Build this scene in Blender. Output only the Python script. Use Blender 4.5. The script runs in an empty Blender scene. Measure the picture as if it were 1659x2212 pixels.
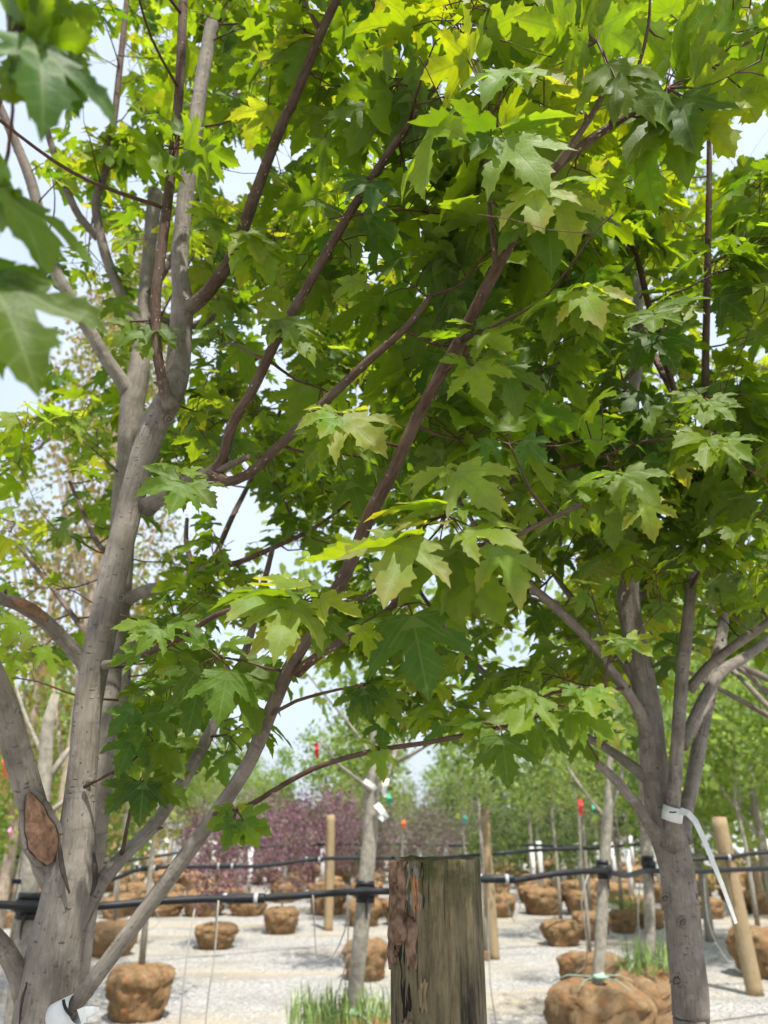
import bpy, bmesh, math, random
import numpy as np
from mathutils import Vector, Matrix, Euler, noise
from mathutils.geometry import delaunay_2d_cdt

# ------------------------------------------------------------------ camera, sky, sun, exposure
rad = math.radians
scene = bpy.context.scene
col = scene.collection
F, CX, CY = 1664.0, 829.5, 1106.0          # photograph measured on a 1659 x 2212 grid
PITCH, HCAM = rad(22.05), 1.62
CP, SP = math.cos(PITCH), math.sin(PITCH)
CAM = Vector((0, 0, HCAM))

cd = bpy.data.cameras.new("camera"); cam = bpy.data.objects.new("camera", cd); col.objects.link(cam)
cam.location = CAM; cam.rotation_euler = (rad(90) + PITCH, 0, 0)
cd.sensor_fit = 'VERTICAL'; cd.sensor_height = 24.0; cd.lens = 24.0 * F / 2212.0
cd.clip_start = 0.02; cd.clip_end = 2000
cd.dof.use_dof = True; cd.dof.focus_distance = 1.25; cd.dof.aperture_fstop = 3.3
scene.camera = cam

SUN_EL, SUN_AZ = rad(63), rad(160)          # azimuth: from +Y (ahead) towards +X (right)
sun_dir = Vector((math.cos(SUN_EL) * math.sin(SUN_AZ), math.cos(SUN_EL) * math.cos(SUN_AZ), math.sin(SUN_EL)))
w = bpy.data.worlds.new("World"); scene.world = w; w.use_nodes = True; w.cycles.sampling_method = 'NONE'
nt = w.node_tree; nt.nodes.clear()
out = nt.nodes.new('ShaderNodeOutputWorld'); bg = nt.nodes.new('ShaderNodeBackground')
sky = nt.nodes.new('ShaderNodeTexSky'); sky.sky_type = 'NISHITA'; sky.sun_disc = False
sky.sun_elevation = SUN_EL; sky.sun_rotation = SUN_AZ
sky.dust_density = 4.0; sky.air_density = 1.2; sky.altitude = 200
tc = nt.nodes.new('ShaderNodeTexCoord'); nz = nt.nodes.new('ShaderNodeTexNoise')
nz.inputs['Scale'].default_value = 2.2; nz.inputs['Detail'].default_value = 5; nz.inputs['Roughness'].default_value = 0.55
rmp = nt.nodes.new('ShaderNodeMapRange')
rmp.inputs['From Min'].default_value = 0.3; rmp.inputs['From Max'].default_value = 0.7
rmp.inputs['To Min'].default_value = 0.62; rmp.inputs['To Max'].default_value = 0.92
mx = nt.nodes.new('ShaderNodeMix'); mx.data_type = 'RGBA'
mx.inputs['B'].default_value = (5.3, 6.0, 7.1, 1)       # thin white overcast veil
nt.links.new(tc.outputs['Generated'], nz.inputs['Vector']); nt.links.new(nz.outputs['Fac'], rmp.inputs['Value'])
nt.links.new(rmp.outputs['Result'], mx.inputs['Factor']); nt.links.new(sky.outputs['Color'], mx.inputs['A'])
nt.links.new(mx.outputs['Result'], bg.inputs['Color']); bg.inputs['Strength'].default_value = 0.122
nt.links.new(bg.outputs['Background'], out.inputs['Surface'])

sd = bpy.data.lights.new("sun", 'SUN'); sd.energy = 5.0; sd.angle = rad(1.2); sd.color = (1, 0.955, 0.88)
so = bpy.data.objects.new("sun", sd); col.objects.link(so)
so.rotation_euler = (-sun_dir).to_track_quat('-Z', 'Y').to_euler(); so.location = sun_dir * 30
vs = scene.view_settings; vs.view_transform = 'Standard'; vs.look = 'None'; vs.gamma = 1; vs.exposure = 0.62
scene.cycles.max_bounces = 6; scene.cycles.transmission_bounces = 3; scene.cycles.diffuse_bounces = 4; scene.cycles.glossy_bounces = 2
scene.cycles.use_adaptive_sampling = True; scene.cycles.adaptive_threshold = 0.03

# ------------------------------------------------------------------ helpers
RN = random.Random(7)
def ray(x, y):
    u, v = (x - CX) / F, (y - CY) / F
    return Vector((u, CP + v * SP, SP - v * CP))
def P(x, y, Y):                       # the point at forward distance Y seen at (x, y)
    r = ray(x, y); return CAM + r * (Y / r.y)
def depth(x, y, Y): return Y / ray(x, y).y
def proj(p):
    q = Vector(p) - CAM; d = q.y * CP + q.z * SP
    if d < 0.02: return (-9999, -9999, d)
    return (CX + F * q.x / d, CY - F * (-q.y * SP + q.z * CP) / d, d)
def ground_Y(y, z=0.0):               # forward distance at which height z shows at row y
    r = ray(CX, y); return (z - HCAM) / (r.z / r.y)

def tag(o, label=None, cat=None, group=None, kind=None):
    if label: o['label'] = label
    if cat: o['category'] = cat
    if group: o['group'] = group
    if kind: o['kind'] = kind
    return o
def empty(name, loc=(0, 0, 0), label=None, cat=None, group=None):
    o = bpy.data.objects.new(name, None); col.objects.link(o); o.location = loc; o.empty_display_size = 0.1
    return tag(o, label, cat, group)
def link(name, me, mat, parent=None, kind=None):
    if mat and not me.materials: me.materials.append(mat)
    o = bpy.data.objects.new(name, me); col.objects.link(o)
    if parent:
        o.parent = parent
        o.matrix_parent_inverse = Matrix.Translation(-Vector(parent.location))   # roots are only moved, parts are in world space
    if kind: o['kind'] = kind
    return o
def copy_tree(o, parent=None):
    c = o.copy(); col.objects.link(c); c.parent = parent
    for ch in [k for k in o.children]:
        copy_tree(ch, c)
    return c

class MB:                              # collects geometry with per-vertex attributes
    def __init__(s): s.v = []; s.f = []; s.bk = []; s.age = []
    def tube(s, pts, rads, sides=8, age=0.0, cap=True, wob=0.0, seed=0, sub=0.02):
        """smooth tube through pts; bk = unrolled bark coordinates"""
        pts = [Vector(p) for p in pts]
        ages = age if isinstance(age, (list, tuple)) else [age] * len(pts)
        # Catmull-Rom resample
        P2, R2, A2 = [], [], []
        n = len(pts)
        for i in range(n - 1):
            p0, p1, p2, p3 = pts[max(i - 1, 0)], pts[i], pts[i + 1], pts[min(i + 2, n - 1)]
            k = max(1, min(14, int((p2 - p1).length / sub)))
            for j in range(k):
                t = j / k
                q = 0.5 * ((2 * p1) + (-p0 + p2) * t + (2 * p0 - 5 * p1 + 4 * p2 - p3) * t * t + (-p0 + 3 * p1 - 3 * p2 + p3) * t ** 3)
                P2.append(q); R2.append(rads[i] * (1 - t) + rads[i + 1] * t); A2.append(ages[i] * (1 - t) + ages[i + 1] * t)
        P2.append(pts[-1]); R2.append(rads[-1]); A2.append(ages[-1])
        up = Vector((0.31, 0.17, 0.93)); L = 0.0; b0 = len(s.v); m = len(P2)
        tprev = None
        for i in range(m):
            t = (P2[min(i + 1, m - 1)] - P2[max(i - 1, 0)])
            if t.length < 1e-7: t = tprev or Vector((0, 0, 1))
            t = t.normalized(); tprev = t
            if i == 0:
                nrm = t.cross(up)
                if nrm.length < 0.05: nrm = t.cross(Vector((1, 0, 0)))
                nrm.normalize()
            else:
                nrm = (nrm - t * nrm.dot(t)).normalized(); L += (P2[i] - P2[i - 1]).length
            bn = t.cross(nrm); r = R2[i]
            for j in range(sides):
                a = 2 * math.pi * j / sides
                rr = r
                if wob: rr *= 1 + wob * noise.noise(Vector((math.cos(a) * 1.1 + seed * 7.3, math.sin(a) * 1.1, L * 9)))
                s.v.append(P2[i] + (nrm * math.cos(a) + bn * math.sin(a)) * rr)
                s.bk.append((math.cos(a) * r, math.sin(a) * r, L + seed * 3.1)); s.age.append(A2[i])
        for i in range(m - 1):
            for j in range(sides):
                k = (j + 1) % sides
                s.f.append((b0 + i * sides + j, b0 + i * sides + k, b0 + (i + 1) * sides + k, b0 + (i + 1) * sides + j))
        if cap:
            s.f.append(tuple(b0 + j for j in range(sides))[::-1])
            s.f.append(tuple(b0 + (m - 1) * sides + j for j in range(sides)))
        s.lastA = A2
        return P2, R2
    def blob(s, c, r, seed=0, flat=(1, 1, 1), age=1.0, amp=0.15, nu=8, nv=6):
        b0 = len(s.v); c = Vector(c)
        for i in range(nv + 1):
            th = math.pi * i / nv
            for j in range(nu):
                ph = 2 * math.pi * j / nu
                d = Vector((math.sin(th) * math.cos(ph) * flat[0], math.sin(th) * math.sin(ph) * flat[1], math.cos(th) * flat[2]))
                q = c + d * r * (1 + amp * noise.noise(d * 2 + Vector((seed, seed * 2, 0))))
                s.v.append(q); s.bk.append(tuple(d * r)); s.age.append(age)
        for i in range(nv):
            for j in range(nu):
                k = (j + 1) % nu
                s.f.append((b0 + i * nu + j, b0 + (i + 1) * nu + j, b0 + (i + 1) * nu + k, b0 + i * nu + k))
    def box(s, c, sx, sy, sz, rot=None):
        b0 = len(s.v); c = Vector(c)
        for x in (-1, 1):
            for y in (-1, 1):
                for z in (-1, 1):
                    d = Vector((x * sx / 2, y * sy / 2, z * sz / 2))
                    if rot: d = rot @ d
                    s.v.append(c + d); s.bk.append(tuple(d)); s.age.append(1)
        for q in ((0, 1, 3, 2), (4, 6, 7, 5), (0, 4, 5, 1), (2, 3, 7, 6), (0, 2, 6, 4), (1, 5, 7, 3)):
            s.f.append(tuple(b0 + i for i in q))
    def build(s, name, mat, parent=None, kind=None, smooth=True):
        me = bpy.data.meshes.new(name); me.from_pydata([tuple(v) for v in s.v], [], s.f)
        if smooth: me.polygons.foreach_set('use_smooth', [True] * len(me.polygons))
        a = me.attributes.new('bk', 'FLOAT_VECTOR', 'POINT'); a.data.foreach_set('vector', np.array(s.bk, dtype=np.float32).ravel())
        a = me.attributes.new('age', 'FLOAT', 'POINT'); a.data.foreach_set('value', np.array(s.age, dtype=np.float32))
        me.update()
        return link(name, me, mat, parent, kind)

# ------------------------------------------------------------------ materials
class NT:
    def __init__(s, name):
        s.m = bpy.data.materials.new(name); s.m.use_nodes = True; s.t = s.m.node_tree; s.t.nodes.clear()
        s.out = s.n('ShaderNodeOutputMaterial')
    def n(s, ty, **kw):
        x = s.t.nodes.new(ty)
        for k, v in kw.items():
            if k.startswith('i_'):
                x.inputs[k[2:].replace('_', ' ')].default_value = v
            else: setattr(x, k, v)
        return x
    def l(s, a, b): s.t.links.new(a, b)
    def attr(s, name): return s.n('ShaderNodeAttribute', attribute_name=name)
    def noise(s, vec, scale, detail=3, rough=0.55):
        x = s.n('ShaderNodeTexNoise'); x.inputs['Scale'].default_value = scale
        x.inputs['Detail'].default_value = detail; x.inputs['Roughness'].default_value = rough
        if vec is not None: s.l(vec, x.inputs['Vector'])
        return x.outputs['Fac']
    def vor(s, vec, scale, feature='F1'):
        x = s.n('ShaderNodeTexVoronoi', feature=feature); x.inputs['Scale'].default_value = scale
        if vec is not None: s.l(vec, x.inputs['Vector'])
        return x
    def scale(s, vec, sc):
        x = s.n('ShaderNodeMapping'); x.inputs['Scale'].default_value = sc; s.l(vec, x.inputs['Vector']); return x.outputs['Vector']
    def rng(s, val, a, b, c=0.0, d=1.0):
        x = s.n('ShaderNodeMapRange'); x.inputs['From Min'].default_value = a; x.inputs['From Max'].default_value = b
        x.inputs['To Min'].default_value = c; x.inputs['To Max'].default_value = d; s.l(val, x.inputs['Value']); return x.outputs['Result']
    def math(s, op, a, b=None):
        x = s.n('ShaderNodeMath', operation=op)
        for i, q in enumerate((a, b)):
            if q is None: continue
            if isinstance(q, (int, float)): x.inputs[i].default_value = q
            else: s.l(q, x.inputs[i])
        return x.outputs[0]
    def mix(s, f, a, b, mode='MIX'):
        x = s.n('ShaderNodeMix', data_type='RGBA', blend_type=mode)
        for k, q in (('Factor', f), ('A', a), ('B', b)):
            if isinstance(q, (int, float)): x.inputs[k].default_value = q
            elif isinstance(q, tuple): x.inputs[k].default_value = q if len(q) == 4 else q + (1,)
            else: s.l(q, x.inputs[k])
        return x.outputs['Result']
    def bump(s, h, strength, dist=0.01):
        x = s.n('ShaderNodeBump'); x.inputs['Strength'].default_value = strength; x.inputs['Distance'].default_value = dist
        s.l(h, x.inputs['Height']); return x.outputs['Normal']
    def bsdf(s, colr, rough=0.8, normal=None, spec=0.3):
        x = s.n('ShaderNodeBsdfPrincipled')
        if isinstance(colr, tuple): x.inputs['Base Color'].default_value = colr + (1,)
        else: s.l(colr, x.inputs['Base Color'])
        if isinstance(rough, (int, float)): x.inputs['Roughness'].default_value = rough
        else: s.l(rough, x.inputs['Roughness'])
        x.inputs['Specular IOR Level'].default_value = spec
        if normal is not None: s.l(normal, x.inputs['Normal'])
        return x
    def done(s, sh): s.l(sh.outputs[0], s.out.inputs['Surface']); return s.m

def mat_bark():
    t = NT('maple_bark'); bk = t.attr('bk').outputs['Vector']; age = t.attr('age').outputs['Fac']
    big = t.noise(bk, 14, 4); fine = t.noise(t.scale(bk, (260, 260, 45)), 1, 4, 0.7)
    fis = t.noise(t.scale(bk, (150, 150, 16)), 1, 3, 0.6)
    grey = t.mix(t.rng(big, 0.3, 0.7), (0.13, 0.108, 0.088), (0.285, 0.25, 0.212))
    grey = t.mix(t.rng(fis, 0.5, 0.66, 0, 0.45), grey, (0.1, 0.085, 0.07))
    grey = t.mix(t.rng(fine, 0.5, 0.75, 0, 0.4), grey, (0.36, 0.325, 0.285))
    blot = t.noise(bk, 38, 3); grey = t.mix(t.rng(blot, 0.58, 0.72, 0, 0.45), grey, (0.36, 0.335, 0.295))
    red = t.mix(t.rng(fine, 0.35, 0.7), (0.05, 0.026, 0.018), (0.125, 0.074, 0.05))
    red = t.mix(t.rng(big, 0.45, 0.62, 0, 0.5), red, (0.15, 0.108, 0.082))
    v = t.vor(t.scale(bk, (150, 150, 75)), 1); dots = t.rng(v.outputs['Distance'], 0.17, 0.29, 1, 0)
    pick = t.math('GREATER_THAN', v.outputs['Color'], 0.62)
    dots = t.math('MULTIPLY', dots, pick)
    red = t.mix(t.math('MULTIPLY', dots, 0.85), red, (0.42, 0.33, 0.26))
    v2 = t.vor(t.scale(bk, (55, 55, 130)), 1); d2 = t.rng(v2.outputs['Distance'], 0.14, 0.3, 1, 0)
    d2 = t.math('MULTIPLY', d2, t.math('GREATER_THAN', v2.outputs['Color'], 0.74))
    grey = t.mix(t.math('MULTIPLY', d2, t.rng(big, 0.35, 0.65, 0.1, 0.75)), grey, (0.085, 0.07, 0.058))
    grey = t.mix(t.rng(t.noise(t.scale(bk, (20, 20, 60)), 1, 3, 0.6), 0.6, 0.72, 0, 0.5), grey, (0.1, 0.085, 0.07))
    c = t.mix(age, red, grey)
    h = t.math('ADD', t.math('MULTIPLY', fine, 0.5), t.math('ADD', t.math('MULTIPLY', fis, -0.6), t.math('MULTIPLY', t.math('MAXIMUM', dots, d2), 0.5)))
    return t.done(t.bsdf(c, 0.78, t.bump(h, 0.9, 0.005), 0.2))

def leaf_shader(name, src, fine=True, gain=(3.1, 2.6, 0.35), lite=False):
    t = NT(name)
    if src == 'object':
        oi = t.n('ShaderNodeObjectInfo'); tint, youth = oi.outputs['Color'], oi.outputs['Alpha']
    else:
        a = t.attr('tint'); tint, youth = a.outputs['Color'], a.outputs['Alpha']
    c = tint; nor = None
    if fine:
      if True:
        lc = t.attr('lc').outputs['Vector']
        sx = t.n('ShaderNodeSeparateXYZ'); t.l(lc, sx.inputs[0])
        uv = t.scale(lc, (1, 1, 0))
        mott = t.noise(uv, 5, 2 if lite else 3); ret = None if lite else t.vor(uv, 26, 'DISTANCE_TO_EDGE').outputs['Distance']
        c = t.mix(t.rng(mott, 0.3, 0.75, 0, 0.55), c, (0.55, 0.62, 0.5), 'MULTIPLY')
        ds = t.n('ShaderNodeVectorMath', operation='DISTANCE'); t.l(uv, ds.inputs[0]); ds.inputs[1].default_value = (0, 0.26, 0)
        edge = t.math('MULTIPLY', t.rng(ds.outputs['Value'], 0.25, 0.62), youth)
        c = t.mix(t.math('MULTIPLY', edge, 0.55), c, (0.27, 0.17, 0.075))
        vein = t.rng(sx.outputs['Z'], 0.80, 0.97)
        # pinnate side veins
        vv = vein; c0 = c
      if fine and not lite:
        wv = t.n('ShaderNodeTexWave', wave_type='BANDS', bands_direction='DIAGONAL'); wv.inputs['Scale'].default_value = 3.4
        wv.inputs['Distortion'].default_value = 2.0; wv.inputs['Detail'].default_value = 1
        ab = t.n('ShaderNodeVectorMath', operation='ABSOLUTE'); t.l(uv, ab.inputs[0])
        fl = t.scale(ab.outputs['Vector'], (-1, 1, 1)); t.l(fl, wv.inputs['Vector'])
        sv = t.rng(wv.outputs['Fac'], 0.86, 0.99)
        vv = t.math('MAXIMUM', vein, t.math('MULTIPLY', sv, 0.45))
        c = t.mix(t.math('MULTIPLY', vv, 0.36), c, (0.30, 0.40, 0.12))
        h = t.math('SUBTRACT', t.math('MULTIPLY', t.rng(ret, 0, 0.25), 0.5), vv)
        nor = t.bump(h, 0.09, 0.004)
      if fine and lite: c = t.mix(t.math('MULTIPLY', vv, 0.36), c, (0.30, 0.40, 0.12))
    pb = t.bsdf(c, 0.5, nor, 0.27)
    tr = t.n('ShaderNodeBsdfTranslucent')
    tcol = t.mix(1.0, c if not fine else c0, gain, 'MULTIPLY')
    if fine: tcol = t.mix(t.math('MULTIPLY', vv, 0.55), tcol, (0.12, 0.2, 0.02))
    t.l(tcol, tr.inputs['Color'])
    if nor is not None: t.l(nor, tr.inputs['Normal'])
    ms = t.n('ShaderNodeMixShader'); ms.inputs[0].default_value = 0.5
    t.l(pb.outputs[0], ms.inputs[1]); t.l(tr.outputs[0], ms.inputs[2])
    return t.done(ms)

def mat_simple(name, colr, rough=0.6, spec=0.3, var=0.0, scale=40, bump=0.0):
    t = NT(name); c = colr; nor = None
    if var or bump:
        o = t.n('ShaderNodeTexCoord').outputs['Object']; n = t.noise(o, scale, 4)
        if var: c = t.mix(t.rng(n, 0.3, 0.7), tuple(q * (1 - var) for q in colr), tuple(min(1, q * (1 + var)) for q in colr))
        if bump: nor = t.bump(n, bump, 0.01)
    return t.done(t.bsdf(c, rough, nor, spec))

def mat_gravel():
    t = NT('gravel'); o = t.n('ShaderNodeTexCoord').outputs['Object']
    v = t.vor(o, 38); sp = t.n('ShaderNodeSeparateColor'); t.l(v.outputs['Color'], sp.inputs[0])
    n1 = t.noise(t.scale(o, (0.35, 0.9, 1)), 1.0, 5, 0.6); n2 = t.noise(t.scale(o, (0.5, 1.4, 1)), 1.3, 4); n3 = t.noise(o, 6, 4, 0.7)
    c = t.mix(sp.outputs[0], (0.25, 0.242, 0.225), (0.52, 0.505, 0.47))
    c = t.mix(t.rng(n3, 0.4, 0.7, 0, 0.35), c, (0.26, 0.25, 0.235))
    c = t.mix(t.rng(n1, 0.46, 0.66, 0, 0.8), c, (0.46, 0.38, 0.25))
    c = t.mix(t.rng(n2, 0.5, 0.68, 0, 0.65), c, (0.235, 0.22, 0.2))
    v3 = t.noise(o, 0.55, 3); c = t.mix(t.rng(v3, 0.68, 0.76, 0, 0.6), c, (0.42, 0.2, 0.10))
    h = t.math('ADD', v.outputs['Distance'], t.math('MULTIPLY', n3, 0.6))
    return t.done(t.bsdf(c, 0.9, t.bump(h, 0.9, 0.03), 0.2))

def mat_burlap():
    t = NT('burlap'); o = t.n('ShaderNodeTexCoord').outputs['Object']
    n = t.noise(o, 5, 5, 0.6); n2 = t.noise(o, 17, 4, 0.65)
    oi = t.n('ShaderNodeObjectInfo').outputs['Random']
    c = t.mix(t.rng(n, 0.3, 0.7), (0.25, 0.145, 0.066), (0.56, 0.385, 0.21))
    c = t.mix(t.rng(n2, 0.5, 0.68, 0, 0.6), c, (0.15, 0.07, 0.03))
    c = t.mix(t.rng(oi, 0, 1, 0, 0.5), c, (0.42, 0.29, 0.165))
    c = t.mix(t.rng(t.noise(o, 3.1, 3), 0.5, 0.64, 0, 0.7), c, (0.52, 0.25, 0.105))
    wv = t.n('ShaderNodeTexWave', wave_type='BANDS', bands_direction='Z'); wv.inputs['Scale'].default_value = 55; t.l(o, wv.inputs['Vector'])
    wv2 = t.n('ShaderNodeTexWave', wave_type='BANDS', bands_direction='X'); wv2.inputs['Scale'].default_value = 40; t.l(o, wv2.inputs['Vector'])
    h = t.math('ADD', t.math('MULTIPLY', n2, 1.0), t.math('MULTIPLY', t.math('ADD', wv.outputs['Fac'], wv2.outputs['Fac']), 0.2))
    return t.done(t.bsdf(c, 0.95, t.bump(h, 0.8, 0.03), 0.1))

def mat_postwood(name, dark):
    t = NT(name); o = t.n('ShaderNodeTexCoord').outputs['Object']
    st = t.noise(t.scale(o, (85, 85, 16.0)), 1, 7, 0.75); big = t.noise(t.scale(o, (10, 10, 1.6)), 1, 4)
    fib = t.noise(t.scale(o, (300, 300, 40)), 1, 4, 0.65)
    if dark:
        c = t.mix(t.rng(st, 0.3, 0.7), (0.075, 0.06, 0.032), (0.27, 0.21, 0.118))
        c = t.mix(t.rng(big, 0.44, 0.66, 0, 0.75), c, (0.085, 0.082, 0.06))
        c = t.mix(t.rng(t.noise(t.scale(o, (22, 22, 4)), 1, 4), 0.55, 0.68, 0, 0.85), c, (0.024, 0.022, 0.02))
        cr = t.noise(t.scale(o, (115, 115, 6)), 1, 4, 0.6); c = t.mix(t.rng(cr, 0.60, 0.66, 0, 0.85), c, (0.018, 0.015, 0.012))
        c = t.mix(t.rng(fib, 0.5, 0.8, 0, 0.5), c, (0.27, 0.235, 0.16))
        sz = t.n('ShaderNodeSeparateXYZ'); t.l(o, sz.inputs[0])
        moss = t.math('MULTIPLY', t.rng(sz.outputs['Z'], 1.48, 1.56), t.rng(t.noise(o, 40, 3), 0.4, 0.6))
        c = t.mix(t.math('MULTIPLY', moss, 0.85), c, (0.05, 0.06, 0.016))
    else:
        c = t.mix(t.rng(st, 0.3, 0.7), (0.21, 0.15, 0.078), (0.41, 0.315, 0.185))
        c = t.mix(t.rng(big, 0.5, 0.7, 0, 0.6), c, (0.3, 0.24, 0.16))
    h = t.math('ADD', st, t.math('MULTIPLY', fib, 0.5))
    return t.done(t.bsdf(c, 0.88, t.bump(h, 0.8, 0.006), 0.2))

M = {}
M['bark'] = mat_bark()
M['leaf_o'] = leaf_shader('maple_leaf', 'object'); M['leaf_s'] = leaf_shader('maple_foliage', 'attr', lite=True)
M['far_leaf'] = leaf_shader('far_foliage', 'attr', fine=False, gain=(2.1, 1.9, 1.1)); M['plum_leaf'] = leaf_shader('plum_foliage', 'attr', fine=False, gain=(1.3, 1.2, 1.2))
M['gravel'] = mat_gravel(); M['burlap'] = mat_burlap()
M['post_dark'] = mat_postwood('weathered_post_wood', True); M['post_tan'] = mat_postwood('tan_post_wood', False)
M['twig'] = mat_simple('twig_bark', (0.085, 0.04, 0.026), 0.6, 0.3, 0.35, 60)
M['petiole'] = mat_simple('leaf_stalk', (0.16, 0.15, 0.04), 0.5, 0.3, 0.3, 30)
M['pipe'] = mat_simple('black_poly_pipe', (0.011, 0.012, 0.015), 0.5, 0.35, 0.3, 20)
M['tie'] = mat_simple('black_tape', (0.012, 0.012, 0.013), 0.5, 0.4)
M['clamp'] = mat_simple('steel_clamp', (0.4, 0.41, 0.42), 0.4, 0.5)
M['drip'] = mat_simple('drip_tubing', (0.34, 0.33, 0.30), 0.5, 0.4)
M['white'] = mat_simple('white_plastic', (0.66, 0.67, 0.66), 0.5, 0.3, 0.1, 30)
M['ink'] = mat_simple('black_ink', (0.02, 0.018, 0.016), 0.6)
M['cut'] = mat_simple('cut_wood', (0.40, 0.27, 0.17), 0.85, 0.2, 0.35, 70, 0.5)
M['wound'] = mat_simple('healing_wound_wood', (0.235, 0.135, 0.085), 0.85, 0.2, 0.45, 60, 0.8)
M['lip'] = mat_simple('dark_bark', (0.06, 0.05, 0.042), 0.9, 0.2, 0.4, 60, 0.5)  # dark brown for the wound outline and strips laid in limb crevices
M['flake'] = mat_simple('peeling_bark', (0.2, 0.125, 0.085), 0.9, 0.15, 0.65, 60, 1.0)
M['orange_wood'] = mat_simple('bare_orange_wood', (0.38, 0.18, 0.09), 0.85, 0.2, 0.35, 50, 0.5)
M['crack'] = mat_simple('black_wood', (0.022, 0.018, 0.015), 0.95, 0.1)  # near-black colour for crack strips and the dark hollows of the post
M['twine'] = mat_simple('green_twine', (0.30, 0.44, 0.34), 0.8, 0.2)
M['grey_bark'] = mat_simple('young_grey_bark', (0.27, 0.245, 0.2), 0.85, 0.2, 0.3, 30, 0.4)
M['pale_bark'] = mat_simple('pale_tan_bark', (0.36, 0.29, 0.22), 0.85, 0.2, 0.25, 25, 0.4)
M['stone_grey'] = mat_simple('grey_weathered_wood', (0.2, 0.19, 0.17), 0.9, 0.2, 0.4, 60, 0.6)
M['stone'] = mat_simple('loose_stone', (0.42, 0.41, 0.39), 0.9, 0.2, 0.4, 3)
for k, c in (('red', (0.65, 0.03, 0.03)), ('green', (0.02, 0.38, 0.2)), ('orange', (0.75, 0.16, 0.03)), ('teal', (0.03, 0.4, 0.42)), ('pink', (0.7, 0.25, 0.4))):
    M['rib_' + k] = mat_simple(k + '_ribbon', c, 0.5)
M['poly'] = mat_simple('white_greenhouse_film', (0.8, 0.81, 0.82), 0.4, 0.4, 0.05, 2)
M['grass'] = mat_simple('grass_blade', (0.2, 0.29, 0.08), 0.6, 0.2, 0.45, 14)
# ------------------------------------------------------------------ ground
def make_ground():
    me = bpy.data.meshes.new('ground'); bm = bmesh.new()
    xs = [-600, -200, -80] + list(np.linspace(-30, 30, 61)) + [80, 200, 600]
    ys = [-200, -40] + list(np.linspace(-6, 54, 61)) + [90, 200, 900]
    vv = [[bm.verts.new((x, y, 0)) for x in xs] for y in ys]
    for i in range(len(ys) - 1):
        for j in range(len(xs) - 1):
            bm.faces.new((vv[i][j], vv[i][j + 1], vv[i + 1][j + 1], vv[i + 1][j]))
    bm.to_mesh(me); bm.free()
    return tag(link('ground', me, M['gravel']), kind='structure')
make_ground()
def loose_stones():
    r = np.random.default_rng(3); n = 15000
    ys = 5.5 + 14 * r.random(n) ** 1.6; xs = (r.random(n) - 0.5) * 1.15 * (ys + 1.0)
    octa = np.array([(1, 0, 0), (-1, 0, 0), (0, 1, 0), (0, -1, 0), (0, 0, 1), (0, 0, -1)], float)
    fc = np.array([(0, 2, 4), (2, 1, 4), (1, 3, 4), (3, 0, 4), (2, 0, 5), (1, 2, 5), (3, 1, 5), (0, 3, 5)])
    s = 0.006 + 0.014 * r.random(n) ** 2.5; a = r.random(n) * 6.28
    v = octa[None] * (0.6 + 0.6 * r.random((n, 6, 1))) * s[:, None, None]
    v[:, :, 2] *= 0.7; ca, sa = np.cos(a)[:, None], np.sin(a)[:, None]
    x = v[:, :, 0] * ca - v[:, :, 1] * sa; y = v[:, :, 0] * sa + v[:, :, 1] * ca
    V = np.stack([x + xs[:, None], y + ys[:, None], v[:, :, 2] + s[:, None] * 0.3], -1).reshape(-1, 3)
    Fc = (fc[None] + (np.arange(n) * 6)[:, None, None]).reshape(-1, 3)
    me = bpy.data.meshes.new('loose_stones'); me.from_pydata(V.tolist(), [], Fc.tolist())
    tag(link('loose_stones', me, M['stone']), 'loose pale gravel stones scattered over the yard', 'gravel', kind='stuff')
loose_stones()

# ------------------------------------------------------------------ far foliage
def crown_mesh(name, n, fn, size, tints, seed, clumps=40, spread=0.28, droop=0.3, mat='far_leaf'):
    """n folded leaf faces gathered in clumps; fn(rng) gives clump centres"""
    r = np.random.default_rng(seed); cs = np.array([fn(r) for _ in range(clumps)])
    k = r.integers(0, clumps, n)
    p = cs[k] + r.normal(0, 1, (n, 3)) * spread * np.array([1, 1, 0.75])
    p[:, 2] = np.maximum(p[:, 2], 0.12)
    d = r.normal(0, 1, (n, 3)); d[:, 2] -= droop; d /= np.linalg.norm(d, axis=1)[:, None]
    q = r.normal(0, 1, (n, 3)); q[:, 2] *= 0.5
    sde = np.cross(d, q); sde /= np.linalg.norm(sde, axis=1)[:, None] + 1e-9
    up = np.cross(sde, d); s = size * (0.6 + 0.8 * r.random(n))[:, None]
    v = np.stack([p, p + d * s * 0.3 + sde * s * 0.3 + up * s * 0.1, p + d * s * 0.62 + sde * s * 0.22 + up * s * 0.06, p + d * s, p + d * s * 0.62 - sde * s * 0.22 + up * s * 0.06, p + d * s * 0.3 - sde * s * 0.3 + up * s * 0.1], 1).reshape(-1, 3)
    b = np.arange(n)[:, None] * 6
    f = np.concatenate([b + np.array(q) for q in ([0, 1, 5], [1, 2, 5], [2, 4, 5], [2, 3, 4])], 0)
    me = bpy.data.meshes.new(name); me.from_pydata(v.tolist(), [], f.tolist())
    tt = np.array(tints); tk = tt[(k * 7 + r.integers(0, 2, n)) % len(tt)] * (0.75 + 0.5 * r.random(n))[:, None]
    ta = np.concatenate([tk, np.zeros((n, 1))], 1).repeat(6, 0).astype(np.float32)
    a = me.attributes.new('tint', 'FLOAT_COLOR', 'POINT'); a.data.foreach_set('color', ta.ravel())
    me.polygons.foreach_set('use_smooth', [True] * len(me.polygons)); me.materials.append(M[mat])
    return me

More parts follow.
